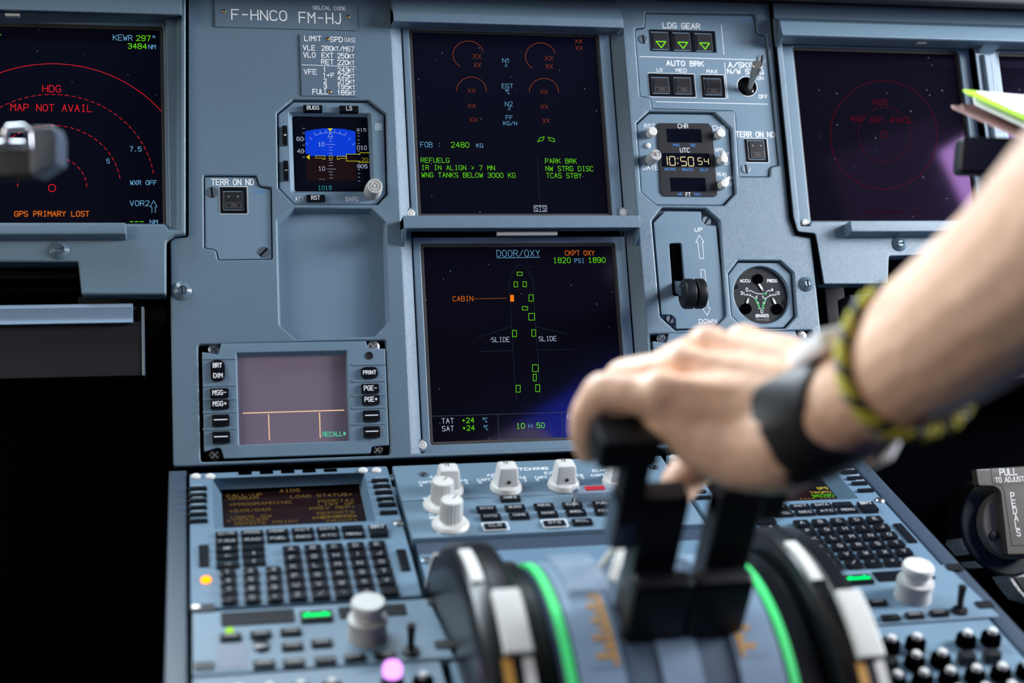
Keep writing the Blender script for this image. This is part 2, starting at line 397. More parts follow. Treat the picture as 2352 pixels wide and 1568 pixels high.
# ------------------------------------------------------------------ centre instrument panel
hISIS = rnd(pp(cB, (742, 578, 1178, 582, 1280, 662, 1292, 1125, 1232, 1188, 748, 1186, 655, 1090, 648, 655)), 1.2)
hPOCK = rnd(pp(cF, (625, 45, 1060, 48, 1140, 125, 1158, 690, 1085, 765, 635, 778, 545, 700, 530, 115)), 2.5)
hTERR = rnd(pp(cB, (222, 1018, 530, 1020, 548, 1080, 618, 1090, 624, 1505, 305, 1510, 292, 1450, 225, 1440)), [1.5, 2, 3, 1.5, 1.5, 1.5, 3, 1.5])
hGEAR = rnd(pp(cD, (195, 88, 985, 100, 1003, 238, 1068, 252, 1162, 1190, 1098, 1200, 1092, 1272, 872, 1272, 844, 815, 826, 796, 245, 780, 232, 700, 158, 692, 120, 205, 192, 195)), [2, 3, 4, 2, 1.5, 3, 1.5, 1.5, 1, 1, 1, 3.5, 1.5, 1.5, 3])
hCLOCK = rnd(pp(cD, (222, 802, 690, 808, 816, 925, 845, 1392, 765, 1478, 275, 1475, 165, 1380, 132, 885)), 1.5)
hLEV = rnd(pp(cH, (395, 105, 790, 112, 915, 225, 965, 1080, 860, 1195, 515, 1210, 378, 1085, 303, 225)), 2)
hBRK = rnd(pp(cH, (1080, 580, 1460, 582, 1578, 690, 1605, 1080, 1505, 1190, 1140, 1195, 1020, 1075, 990, 700)), 2)
hDCDU = rnd(pp(cF, (86, 812, 1142, 786, 1168, 1432, 100, 1472)), 2.5)
dR = PF.at(1866, 760)[0] - PF.at(886, 783)[0]; dRv = PF.at(1866, 760)[1] - PF.at(886, 783)[1]
hDCDU2 = [(x + dR, y + dRv) for x, y in hDCDU]
# recess shared by the two centre display units
eL = (PF.at(903, 58)[0] + PF.at(944, 1041)[0]) / 2; eR = (PF.at(1430, 71)[0] + PF.at(1472, 600)[0]) / 2
eT = PF.at(960, 50)[1]; eB = PF.at(950, 1041)[1]
iL = (PF.at(922.4, 65, -10)[0] + PF.at(962.7, 940, -10)[0]) / 2; iR = (PF.at(1400.6, 76, -10)[0] + PF.at(1441, 570, -10)[0]) / 2
hECAM = [(eL, eB), (eR, eB), (eR, eT), (eL, eT)]
iECAM = [(iL, eB + 1), (iR, eB + 1), (iR, eT - 3), (iL, eT - 3)]
TP = Thing('instrument_panel', 'wide blue-grey centre instrument panel between the two outer panels', 'instrument panel', PF, (60, 0, 0))
cl = PF.at(390, 600)[0]; cb = PF.at(640, 1063)[1]
out = [(cl, cb), (PF.at(1905, 1040)[0], cb)] + pp(lambda *a: list(zip(a[::2], a[1::2])), (1893, 830, 1863, 541, 1829, 531, 1817, 500, 1768, -40)) + [(cl, PF.at(430, -40)[1])]
mb = MB().plate(rnd(out, [3, 3, 3, 4, 3, 2, 1, 1]), [hISIS, hPOCK, hTERR, hGEAR, hCLOCK, hLEV, hBRK, hDCDU, hDCDU2, hECAM], -14, 0, 1.5, 5)
mb.wall(hECAM, -1.0, iECAM, -10).wall(iECAM, -10, iECAM, -26)
mb.build('face_plate', 'panel_paint', TP)
idc = lambda *a: list(zip(a[::2], a[1::2]))
MB().prism(PF.P(idc(426, -60, 433.5, -60, 433.5, 541, 427, 545, 403, 546, 391, 556, 391, 676, 380, 676, 380, 550, 426, 540), .5), -1, .5, .2).build('seam_shade_strip', 'black_matte', TP)  # black strip stands in for the shadow beside the left panel edge
MB().prism(PF.P(idc(1765, -60, 1771, -60, 1773, 0, 1820, 497, 1832, 532, 1870, 538, 1876, 560, 1891, 652, 1886, 652, 1868, 545, 1829, 538, 1815, 500, 1767, 0), 2.2), -1, 2.2, .2).build('seam_shade_strip', 'black_matte', TP)  # same along the right seam, dark gap put in as a black strip
pk = ccw(hPOCK)
MB().wall(offs(pk, -.05), -1, offs(pk, 1.2), -11).fill([offs(pk, 1.1)], -11).build('blank_recess', 'unit_paint', TP)
mb = MB()                                        # backing behind every cut-out
for hh in (hISIS, hTERR, hGEAR, hCLOCK, hLEV, hBRK, hDCDU, hDCDU2): mb.fill([offs(ccw(hh), -.3)], -13)
mb.fill([offs(ccw(hECAM), -.3)], -27)
mb.build('backing', 'black_matte', TP)
fastener(TP, PF.at(418.5, 668), 7.6, 0, 92); fastener(TP, PF.at(1852, 652), 6.6, 0, 95)
# visors (eyebrow hoods) over the two centre displays
def visor(x0, x1, ytop, ybot, hh, gus, h0=-9, drop=4, up=0):
    u0 = PF.at(x0, ytop, hh)[0]; u1 = PF.at(x1, ybot, hh)[0]; vt = PF.at((x0 + x1) / 2, ytop, hh)[1]; vb = PF.at((x0 + x1) / 2, ybot, hh)[1]
    prof = [(vt + up, 0 if up else h0), (vt, hh), (vb, hh), (vb, hh - 2.5), (vb + drop, h0)]
    if up: prof = [(vt + up, 0), (vt, hh), (vb, hh), (vb, hh - 2.5), (vb + drop, h0), (vt + up, h0)]
    m = MB(); m.xprism(prof, u0, u1)
    vg = PF.at(x0, gus, 0)[1]
    for a, b in ((u0, u0 + 2.6), (u1 - 2.6, u1)):
        m.xprism([(vt + up * .5, -1), (vt, hh - .01), (vb, hh - .01), (vg, 0.2), (vg, -1)], a, b)
    return m
v1 = visor(926, 1472, 494.5, 523, 17, 566).build('visor', 'panel_paint', TP, bev=.9, label='lower visor between the two centre displays')
visor(903, 1432, 36, 56, 15, 66, up=26).build('visor', 'panel_paint', TP, bev=.9, label='upper visor above the top centre display')
r = PF.rect(1141, 533, 1280, 540, 8)
MB().box(r, 5, 9).build('light_strip', 'knob_grey', TP, v1)

# ------------------------------------------------------------------ display units
def display(name, label, org_px, frame, screen, hf, hs, latches=(), glass='glass_dark', rub=2.6, group=None):
    """frame, screen: (u0,v0,u1,v1) in mm"""
    T = Thing(name, label, 'display screen', PF, (*PF.at(*org_px), hf), group)
    rr = (screen[0] - rub, screen[1] - rub, screen[2] + rub, screen[3] + rub)
    MB().plate(rbox(frame, 1.5), [rbox(rr, 2.2)], hf - 12, hf, .8, 3).build('bezel', 'unit_paint', T)
    g = MB().plate(rbox(rr), [rbox(inset(rr, rub * .5))], hs - 1, hs + 1.6, .3, 2)
    g.plate(rbox(inset(rr, rub * .5 - .1)), [rbox(screen, .3)], hs - 1, hs + .7, .3, 2)
    g.build('gasket', 'rubber', T)
    sc = MB().fill([rbox(screen)], hs).build('screen', glass, T)
    for (x, y, mm_) in latches:
        c = PF.at(x, y, hf + 1)
        l = MB().box((c[0] - 4.6, c[1] - 5, c[0] + 4.4, c[1] + 4.6), hf - 6, hf + 1, .3, 1).build('latch', 'unit_paint', T)
        MB().lathe(c, [(3.6, hf + .5), (3.6, hf + 1.2), (2.6, hf + 1.9), (2.2, hf + 1.7), (.1, hf + 1.9)], 26).build('latch_screw', mm_, T, l)
    return T, sc, hs + .12
def sr(x0, y0, x1, y1, h): return PF.rect(x0, y0, x1, y1, h)
FL, FR = PF.at(923, 70, -9)[0] , PF.at(1400, 80, -9)[0]
# upper centre display
hs = -11.5
sL, sR_ = PF.at(945.5, 74.5, hs)[0], PF.at(1367, 85, hs)[0]; sT = PF.at(945.5, 74.5, hs)[1]; sB = PF.at(968, 491, hs)[1]
T, sc, h = display('display_unit', 'upper centre display with amber engine gauges and green memo lines', (1176, 280), (FL + .3, PF.at(985, 497, -9)[1], FR - .3, sT + 7.5), (sL, sB, sR_, sT), -9, hs, ((943, 490, 'knob_white'), (1433, 488, 'knob_white')))
a1 = MB()
for q in ((578, 347, 630, 377), (583, 403, 628, 432), (1040, 360, 1092, 388), (1046, 413, 1090, 440), (545, 570, 592, 595), (1012, 577, 1057, 602), (547, 668, 593, 691), (1015, 673, 1060, 698), (557, 757, 605, 783), (1026, 763, 1070, 788), (1233, 253, 1279, 277), (1238, 296, 1281, 320)):
    tx(a1, cC, 'XX', q, h, .22)
a1.line(ell(cC, 547, 352, 98, 88, 13, 240, h), .3, h).line(ell(cC, 1012, 364, 97, 88, 14, 238, h), .3, h)
a1.line(ell(cC, 568, 588, 96, 93, 0, 177, h), .3, h).line(ell(cC, 1034, 597, 95, 93, 0, 177, h), .3, h)
a1.build('amber_symbols', 'e_amber_dim', T, sc)
w1 = MB(); c1 = MB(); g1 = MB()
tx(c1, cC, 'N1', (768, 375, 812, 402), h, .3); tx(c1, cC, '%', (782, 408, 800, 431), h, .3); tx(c1, cC, 'EGT', (765, 538, 835, 566), h, .3); tx(c1, cC, 'oC', (785, 575, 812, 602), h, .3)
tx(c1, cC, 'N2', (785, 654, 832, 682), h, .3); tx(c1, cC, '%', (803, 688, 820, 710), h, .3); tx(c1, cC, 'FF', (790, 743, 832, 768), h, .3); tx(c1, cC, 'KG/H', (773, 780, 860, 804), h, .3, True)
tx(c1, cC, 'FOB :', (240, 913, 372, 946), h, .34, True); tx(c1, cC, 'KG', (600, 923, 642, 948), h, .32, True)
tx(g1, cC, '2480', (438, 914, 552, 947), h, .36, True)
g1.line(pp(cC, (1010, 885, 1036, 880, 1028, 902, 994, 910), h), .35, h, True).line(pp(cC, (1061, 882, 1100, 892, 1103, 912, 1070, 903), h), .35, h, True)
for s_, q in (('REFUELG', (243, 1015, 425, 1044)), ('IR IN ALIGN > 7 MN', (247, 1062, 717, 1091)), ('WNG TANKS BELOW 3000 KG', (248, 1109, 850, 1139)), ('PARK BRK', (1043, 1020, 1243, 1049)), ('NW STRG DISC', (1046, 1068, 1350, 1098)), ('TCAS STBY', (1050, 1113, 1275, 1143))):
    tx(g1, cC, s_, q, h, .32, True, False)
w1.line(pp(cC, (970, 1321, 1051, 1321, 1052, 1360, 971, 1360), h), .3, h, True); tx(w1, cC, 'STS', (978, 1327, 1044, 1354), h, .32, True)
f1 = MB().line(pp(cC, (990, 1000, 1008, 1318), h), .25, h)
c1.build('cyan_symbols', 'e_cyan', T, sc); g1.build('green_symbols', 'e_green', T, sc); w1.build('white_symbols', 'e_white', T, sc); f1.build('divider_line', 'e_line_faint', T, sc)
# lower centre display
lT = PF.at(971.8, 568, hs)[1]; lB = PF.at(994.5, 1015, hs)[1]; lL = (PF.at(971.8, 568, hs)[0] + PF.at(994.5, 1015, hs)[0]) / 2
T, sc, h = display('display_unit', 'lower centre display showing the green and amber aircraft door page', (1200, 790), (FL + .3, lB - 12, FR - .3, lT + 8), (lL, lB, lL + (sR_ - sL), lT), -9, hs, ((969.5, 1022, 'knob_white'),))
a1, w1, c1, g1, f1, fo = MB(), MB(), MB(), MB(), MB(), MB()
tx(c1, cG, 'DOOR/OXY', (630, 247, 888, 285), h, .34, True); c1.line(pp(cG, (631, 293, 888, 289), h), .34, h)
tx(a1, cG, 'CKPT OXY', (1040, 250, 1215, 278), h, .34); tx(g1, cG, '1820', (970, 292, 1072, 323), h, .36, True); tx(c1, cG, 'PSI', (1097, 297, 1155, 322), h, .3, True); tx(g1, cG, '1890', (1180, 291, 1281, 321), h, .36, True)
f1.line(pp(cG, (750, 1143, 745, 1120, 727, 850, 715, 640, 703, 470, 710, 410, 735, 360, 765, 333, 795, 345, 825, 380, 845, 430, 850, 480, 862, 700, 878, 900, 892, 1120, 887, 1140), h), .22, h)
for q in ((520, 768, 713, 707), (527, 855, 727, 849), (862, 705, 1065, 754), (878, 846, 1073, 842)): f1.line(pp(cG, q, h), .25, h)
for x0, y0, x1, y1 in ((752, 378, 783, 398), (733, 437, 754, 467), (787, 436, 808, 466), (823, 514, 848, 553), (783, 585, 815, 605), (822, 626, 856, 666), (725, 727, 748, 766), (840, 724, 863, 763), (844, 934, 879, 975), (848, 990, 867, 1031), (746, 1057, 770, 1098), (863, 1054, 887, 1095)):
    g1.line(pp(cG, (x0, y0, x1, y0, x1, y1, x0, y1), h), .34, h, True)
a1.fill([ccw(pp(cG, (710, 515, 732, 515, 734, 555, 711, 555), h))], h)
tx(a1, cG, 'CABIN', (367, 524, 487, 553), h, .32, True); a1.line(pp(cG, (497, 538, 690, 535), h), .26, h, dash=(1.4, .7))
tx(w1, cG, 'SLIDE', (600, 770, 706, 798), h, .3, True); tx(w1, cG, 'SLIDE', (883, 765, 987, 792), h, .3, True)
fo.line(pp(cG, (243, 1243, 1330, 1210), h), .36, h).line(pp(cG, (635, 1230, 645, 1380), h), .36, h).line(pp(cG, (1018, 1218, 1027, 1367), h), .36, h)
for s_, q in (('TAT', (300, 1257, 371, 1286)), ('SAT', (302, 1303, 371, 1332)), ('GW', (1052, 1232, 1097, 1260))): tx(w1, cG, s_, q, h, .34, True)
for s_, q in (('+24', (421, 1254, 493, 1283)), ('+24', (424, 1300, 496, 1329)), ('10', (748, 1286, 797, 1317)), ('50', (870, 1283, 916, 1313))): tx(g1, cG, s_, q, h, .38, True)
for s_, q in (('oC', (545, 1252, 573, 1279)), ('oC', (551, 1298, 576, 1325)), ('H', (822, 1290, 842, 1313))): tx(c1, cG, s_, q, h, .3)
for m_, n_, e_ in ((a1, 'amber_symbols', 'e_amber'), (w1, 'white_symbols', 'e_white'), (c1, 'cyan_symbols', 'e_cyan'), (g1, 'green_symbols', 'e_green'), (f1, 'aircraft_outline', 'e_line_faint'), (fo, 'divider_line', 'e_bluegrey')): m_.build(n_, e_, T, sc)

# ------------------------------------------------------------------ captain side panel with its navigation display
TL = Thing('instrument_panel', 'left outer instrument panel around the red map display', 'instrument panel', PF, (-260, 60, 0))
idc = lambda *a: list(zip(a[::2], a[1::2]))
HL = 7
o_ = PF.P(idc(-210, -60, 426.5, -60, 426.5, 537, 400, 541, 382, 552, 382, 676, 187, 676, 179, 601, -210, 601), HL)
ndH = PF.P(idc(-110, 33, 414.5, 33, 414.5, 528, 388, 528, 378, 514, -110, 511), HL)
ndI = PF.P(idc(-102, 45, 391, 45, 391, 520, 388, 520, 378, 514, -102, 511), -9)
mb = MB().plate(rnd(o_, [1, 1, 2, 4, 5, 2, 2, 1.5, 1]), [ndH], -10, HL, 1.8, 5); mb.wall(ndH, HL - 1, ndI, -9).wall(ndI, -9, ndI, -24)
mb.build('face_plate', 'panel_paint', TL)
MB().fill([ccw(ndI)], -24).build('backing', 'body_dark', TL)
m = MB(); u0 = PF.at(-205, 0, 20)[0]; u1 = PF.at(417, 20, 20)[0]; vt = PF.at(300, 5, 20)[1]; vb = PF.at(300, 30, 20)[1]
m.xprism([(vt + 28, HL), (vt, 20), (vb, 20), (vb, 17), (vb + 5, HL - 1)], u0, u1).build('visor', 'panel_paint', TL, bev=.9)
MB().box(PF.rect(12, 31, 45, 38, 12), 9, 13).build('visor_clip', 'knob_grey', TL)
r = PF.rect(-90, 511, 290, 537, 17); MB().xprism([(r[1], 17), (r[3], 17), (r[3], HL - 1), (r[1] - 3, HL - 1)], u0, r[2]).build('finger_rest', 'panel_paint', TL, bev=1.6)
fastener(TL, PF.at(137, 574, HL), 7.6, HL, 5)
hs = -11.5; x1 = PF.at(371, 300, hs)[0]; y1 = PF.at(200, 66, hs)[1]; y0 = PF.at(200, 520, hs)[1]
T, sc, h = display('display_unit', 'left display with red compass arcs reading map not avail', (150, 300), (PF.at(-100, 0, -9)[0], y0 - 6, PF.at(393, 300, -9)[0], y1 + 9), (PF.at(-82, 0, hs)[0], y0, x1, y1), -9, hs, ((399, 517, 'screw_metal'),))
rd, cy_, gr, am = MB(), MB(), MB(), MB()
cx0, cy0 = 335, 1209
rd.line(ell(cA, cx0, cy0, 893, 799, 35.2, 127, h, 90), 0.34, h)
for k, (rx, ry, a0, a1) in enumerate(((660, 602, 9, 142), (442, 403, 9, 168), (223, 203, 2, 178))): rd.line(ell(cA, cx0, cy0, rx, ry, a0, a1, h, 80), .32, h, dash=(3.2, 1.9))
rd.line(ell(cA, cx0, cy0, 23, 23, 0, 360, h, 24), .4, h)
tx(rd, cA, 'HDG', (275, 548, 390, 590), h, .42, True); tx(rd, cA, 'MAP NOT AVAIL', (70, 668, 592, 711), h, .42, True)
tx(cy_, cA, 'KEWR', (728, 224, 850, 258), h, .38, True); tx(gr, cA, '297', (877, 228, 967, 261), h, .44, True); tx(cy_, cA, 'o', (977, 230, 1002, 262), h, .34); tx(gr, cA, '3484', (823, 279, 942, 312), h, .44, True); tx(cy_, cA, 'NM', (955, 287, 1000, 314), h, .36, True)
tx(cy_, cA, '7.5', (835, 943, 908, 972), h, .38, True); tx(cy_, cA, '5', (686, 1022, 704, 1050), h, .36, True); tx(cy_, cA, 'WXR OFF', (838, 1160, 1007, 1188), h, .38, True); tx(cy_, cA, 'VOR2', (836, 1290, 960, 1323), h, .38, True)
tx(cy_, cA, 'NM', (965, 1414, 1013, 1440), h, .36, True); cy_.line(pp(cA, (999, 1367, 999, 1330, 1010, 1330, 988, 1290, 966, 1330, 977, 1330, 977, 1367), h), .34, h)
tx(am, cA, 'GPS PRIMARY LOST', (94, 1358, 573, 1391), h, .42, True)
gr.line(pp(cA, (836, 1425, 856, 1425), h), .42, h).line(pp(cA, (868, 1425, 888, 1425), h), .42, h).line(pp(cA, (902, 1425, 922, 1425), h), .42, h)
gr.line(pp(cA, (-14, 222, 6, 224), h), .42, h)
rd.build('red_symbols', 'e_red', T, sc); cy_.build('cyan_symbols', 'e_cyan', T, sc); gr.build('green_symbols', 'e_green', T, sc); am.build('amber_symbols', 'e_amber', T, sc)

# ------------------------------------------------------------------ first officer side panel with its two displays
TR = Thing('instrument_panel', 'right outer instrument panel around two dark displays', 'instrument panel', PF, (430, 60, 0))
HR = 2
o_ = PF.P(idc(1767, -60, 1773, 0, 1822, 497, 1831, 532, 1873, 536, 1892, 652, 2040, 652, 2042, 588, 2900, 560, 2900, -60), HR)
a0 = 328.6; a1 = PF.at(2237, 100, HR)[0]; b0 = PF.at(2285, 110, HR)[0]; b1 = PF.at(2520, 110, HR)[0]
vT = PF.at(1850, 94, HR)[1]; vB = PF.at(1843, 519, HR)[1]; vC = PF.at(1860, 508, HR)[1]
lx = PF.at(1862, 515, HR)[0]
h1_ = [(a0, vB), (lx - 1, vB), (lx + 1.5, vC), (a1, vC), (a1, vT), (a0, vT)]; h2_ = [(b0, vC), (b1, vC), (b1, vT), (b0, vT)]
mb = MB().plate(rnd(o_, [1, 1, 3, 4, 3, 2, 2, 2, 1, 1]), [h1_, h2_], -12, HR, 1.0, 4)
for hh in (h1_, h2_): mb.wall(hh, HR - 1, hh, -24)
mb.build('face_plate', 'panel_paint', TR)
MB().fill([ccw(h1_)], -24).fill([ccw(h2_)], -24).build('backing', 'body_dark', TR)
u0 = PF.at(1795, 60, 20)[0]; u1 = PF.at(2540, 60, 20)[0]; vt = PF.at(1800, 43, 20)[1]; vb = PF.at(1800, 79, 20)[1]
m = MB().xprism([(vt + 9, HR), (vt, 16), (vb, 20), (vb - 1, 17), (vb - 1, HR - 1)], u0, u1)
m.xprism([(vt, 16), (vb, 19), (vb - 5, HR), (vt, HR)], u0, u0 + 4)
m.build('visor', 'panel_paint', TR, bev=1)
pm = PF.at(2262, 110, HR)[0]
MB().xprism([(vb, 16), (vb - 5.5, HR), (vb - 5.5, HR - 1), (vb, HR - 1)], pm - 8, pm + 8).build('visor_bracket', 'panel_paint', TR, bev=.6)
MB().plate(rnd([(pm - 5.5, vC + 2), (pm + 5.5, vC + 2), (pm + 5.5, vb - 6), (pm - 5.5, vb - 6)], 2), [], HR - 1, HR + 3.2, 3, 6).build('divider_post', 'panel_paint', TR)
MB().box(PF.rect(2105, 90, 2128, 100, 12), 9, 13).build('visor_clip', 'knob_grey', TR)
r = PF.rect(1952, 506, 2214, 531, 14); MB().xprism([(r[1], 14), (r[3], 14), (r[3], HR - 1), (r[1] - 3, HR - 1)], r[0], r[2]).build('finger_rest', 'panel_paint', TR, bev=1.6)
fastener(TR, PF.at(2066, 560, HR), 6.6, HR, 5)
hs = -10; s0 = (PF.at(1821, 115.5, hs)[0] + PF.at(1863, 506, hs)[0]) / 2; s1 = (PF.at(2195, 122.5, hs)[0] + PF.at(2238, 506, hs)[0]) / 2; sT2 = PF.at(1821, 115.5, hs)[1]; sB2 = PF.at(1863, 507, hs)[1]
T, sc, h = display('display_unit', 'right display with faint red compass circle and violet haze reflection', (2030, 310), (a0 + .6, sB2 - 5, a1 - 1.2, sT2 + 7), (s0, sB2, s1, sT2), -6, hs, ((1849, 512, 'knob_white'),), 'glass_purple', 2.2)
rd, bl, rf = MB(), MB(), MB()
rd.line(ell(cM, 680, 760, 300, 305, 0, 360, h, 90), .28, h).line(ell(cM, 685, 757, 148, 153, 0, 360, h, 60), .26, h, dash=(3, 2)).line(ell(cM, 684, 757, 17, 17, 0, 360, h, 24), .3, h)
tx(rd, cM, 'HDG', (622, 560, 700, 590), h, .34, True); tx(rd, cM, 'MAP NOT AVAIL', (497, 655, 845, 687), h, .34, True); tx(rf, cM, 'GPS PRIMARY LOST', (580, 1180, 893, 1205), h, .32, True)
tx(bl, cM, '2.5', (597, 842, 645, 862), h, .3, True); tx(bl, cM, '5', (502, 943, 515, 963), h, .3)
rd.build('red_symbols', 'e_red_dim', T, sc); rf.build('amber_symbols', 'e_red_faint', T, sc); bl.build('blue_symbols', 'e_blue_dim', T, sc)
s3 = (PF.at(2294, 133, hs)[0] + PF.at(2345, 506, hs)[0]) / 2
s3 = PF.at(2293, 133, hs)[0]
display('display_unit', 'dark display at the right edge of the picture, partly out of frame', (2340, 300), (b0 + .6, sB2 - 5, b1 - 1, sT2 + 7), (s3, sB2, b1 - 6, sT2 - .5), -6, hs, (), 'glass_purple', 2.2)
# ------------------------------------------------------------------ placards
r = pr(cB, (285, -8, 1118, 178), 1.2)
T = Thing('registration_placard', 'grey engraved plate reading F-HNCO FM-HJ at the panel top', 'placard', PF, ((r[0] + r[2]) / 2, (r[1] + r[3]) / 2, 0))
MB().prism(rbox(r, 1.5), 0, 1.2, .25).build('plate', 'placard', T)
m = MB(); tx(m, cB, 'F-HNCO', (385, 55, 703, 111), 1.3, 1.0, smooth=True); tx(m, cB, 'FM-HJ', (777, 71, 1018, 131), 1.3, .98); tx(m, cB, 'SELCAL CODE', (857, 34, 1046, 53), 1.3, .5); m.build('lettering', 'ink', T)
for x, y in ((340, 65), (1062, 98)): MB().lathe(pp(cB, (x, y), 1.2)[0], [(1.5, 1.2), (1.4, 1.6), (.8, 2), (.1, 2.1)], 16).build('rivet', 'brass', T)
r = pr(cB, (779, 197, 1119, 562), 1)
T = Thing('speed_limit_placard', 'small grey placard listing LIMIT SPD figures beside the upper centre display', 'placard', PF, ((r[0] + r[2]) / 2, (r[1] + r[3]) / 2, 0))
MB().prism(rbox(r, 1.5), 0, 1.0, .25).build('plate', 'placard', T)
m = MB()
for s_, q in (('LIMIT', (808, 208, 903, 236)), ('SPD', (958, 214, 1028, 242)), ('(IAS)', (1038, 219, 1103, 243)), ('VLE', (800, 263, 868, 290)), ('280', (908, 266, 970, 293)), ('KT', (974, 272, 1004, 294)), ('/M67', (1012, 270, 1095, 297)),
              ('VLO', (802, 304, 870, 332)), ('EXT', (908, 307, 974, 333)), ('250', (1000, 310, 1060, 337)), ('KT', (1064, 317, 1097, 338)), ('RET', (906, 345, 975, 372)), ('220', (1000, 348, 1060, 375)), ('KT', (1064, 355, 1097, 376)),
              ('VFE', (805, 402, 877, 430)), ('1', (920, 392, 930, 415)), ('243', (1001, 393, 1062, 420)), ('KT', (1066, 400, 1097, 421)), ('1+F', (918, 424, 980, 448)), ('225', (1001, 426, 1062, 452)), ('KT', (1066, 433, 1099, 453)),
              ('2', (919, 457, 935, 481)), ('215', (1001, 459, 1064, 484)), ('KT', (1068, 465, 1100, 484)), ('3', (920, 489, 936, 513)), ('195', (1002, 491, 1064, 516)), ('KT', (1068, 497, 1101, 517)), ('FULL', (855, 518, 945, 545)), ('186', (1002, 524, 1064, 550)), ('KT', (1070, 530, 1102, 551))):
    tx(m, cB, s_, q, 1.1, {'KT': .55, '(IAS)': .42, '/M67': .55}.get(s_, .66))
m.line(pp(cB, (792, 376, 1106, 388), 1.1), .45, 1.1); m.build('lettering', 'ink', T)
for x, y in ((943, 226), (955, 532)): MB().lathe(pp(cB, (x, y), 1)[0], [(1.5, 1), (1.4, 1.4), (.8, 1.8), (.1, 1.9)], 16).build('rivet', 'brass', T)

# ------------------------------------------------------------------ small rectangular keys with engraved captions
def keycap(T, r, h0, h1, s_=None, tb=None, t=.4, m='black_gloss', ink='ink', rad=.8, b=.6, name='button', c=None, parent=None):
    o = MB().prism(rbox(r, rad), h0, h1, b).build(name, m, T, parent)
    if s_:
        l = MB(); w_, h_ = r[2] - r[0], r[3] - r[1]
        if tb: text_uv(l, s_, tb[0], tb[1], tb[2] - tb[0], tb[3] - tb[1], h1 + .05, t)
        else: text_uv(l, s_, r[0] + w_ * .18, r[1] + h_ * .3, w_ * .64, h_ * .4, h1 + .05, t)
        l.build('lettering', ink, T, o)
    return o

# ------------------------------------------------------------------ standby attitude display
hf = -3
T = Thing('standby_flight_display', 'octagonal standby display with blue sky over dark ground', 'flight instrument', PF, (*PF.at(765, 350), hf))
win = pr(cB, (735, 675, 1193, 1113), -8); wo = pr(cB, (716, 651, 1213, 1120), hf)
MB().plate(offs(ccw(hISIS), 1.0), [rbox(wo, 2)], hf - 5, hf, .8, 3).wall(rbox(wo, 2), hf - .8, rbox(win, 2), -8).build('bezel', 'unit_paint', T)
sc = MB().fill([rbox(win, 1)], -8).build('screen', 'glass_navy', T); h = -7.9
MB().fill([ccw(pp(cB, (811, 762, 870, 751, 915, 746, 957, 745, 1000, 746, 1045, 750, 1103, 764, 1106, 893, 1052, 893, 1052, 906, 838, 906, 838, 893, 814, 893), h))], h).build('sky_field', 'skyblue', T, sc)
MB().fill([ccw(pp(cB, (818, 913, 1108, 913, 1110, 1050, 822, 1050), h))], h).build('ground_field', 'glass_red', T, sc)
y, w_, b_, c_ = MB(), MB(), MB(), MB(); h2 = h + .08
y.fill([ccw(pp(cB, (943, 745, 972, 745, 957, 765), h2))], h2).fill([ccw(pp(cB, (818, 912, 837, 897, 838, 927), h2))], h2)
y.line(pp(cB, (873, 905, 926, 905, 927, 925, 914, 925, 914, 918, 873, 918), h2), .32, h2, True).line(pp(cB, (951, 904, 970, 904, 971, 921, 952, 921), h2), .32, h2, True).line(pp(cB, (1050, 907, 997, 907, 998, 926, 1010, 926, 1010, 919, 1050, 919), h2), .32, h2, True)
y.line(pp(cB, (1183, 887, 1130, 887, 1130, 895, 1051, 895, 1051, 935, 1130, 935, 1130, 943, 1183, 943), h2), .36, h2)
w_.line(pp(cB, (957, 770, 971, 795, 944, 795), h2), .24, h2, True).line(ell(cB, 957, 1000, 230, 231, 68, 112, h2, 20), .2, h2)
for a in (68, 76, 84, 96, 104, 112): w_.line([ell(cB, 957, 1000, 230, 231, a, a, h2, 1)[0], ell(cB, 957, 1000, 247, 248, a, a, h2, 1)[0]], .2, h2)
for q in ((838, 797, 851, 811), (1075, 800, 1063, 813), (815, 832, 826, 838), (1100, 832, 1086, 842), (934, 838, 985, 840), (938, 981, 990, 982)): w_.line(pp(cB, q, h2), .2, h2)
for yy in (805, 821, 856, 872, 889): w_.line(pp(cB, (951, yy, 969, yy), h2), .22, h2)
for yy in (930, 945, 962, 998, 1015, 1033): w_.line(pp(cB, (953 if yy % 2 else 948, yy, 972, yy), h2), .2, h2)
for yy in (745, 773, 808, 843, 878, 912): w_.line(pp(cB, (797, yy, 808, yy), h2), .26, h2)
for yy in (756, 773, 790, 813, 833, 878, 897, 943, 965, 986, 1007, 1029, 1051): w_.line(pp(cB, (1108 + yy * .01, yy, 1120 + yy * .01, yy), h2), .2, h2)
tx(w_, cB, '10', (888, 826, 922, 848), h2, .3, True); tx(w_, cB, '10', (890, 967, 926, 990), h2, .3, True); tx(w_, cB, '60', (763, 795, 800, 818), h2, .32, True); tx(w_, cB, '40', (766, 866, 803, 888), h2, .32, True)
tx(w_, cB, '005', (1116, 955, 1172, 976), h2, .32, True); tx(w_, cB, '010', (1114, 846, 1168, 868), h2, .32, True); tx(w_, cB, '015', (1112, 745, 1165, 762), h2, .2, True); tx(w_, cB, '--', (893, 1035, 924, 1045), h2, .2)
tx(y, cB, '20', (1140, 917, 1176, 937), h2, .16, True)
tx(c_, cB, '1019', (888, 1078, 964, 1102), h2, .36, True)
w_.build('white_symbols', 'e_bluegrey' if 0 else 'e_white', T, sc); y.build('yellow_symbols', 'e_yellow', T, sc); c_.build('cyan_symbols', 'e_teal', T, sc)
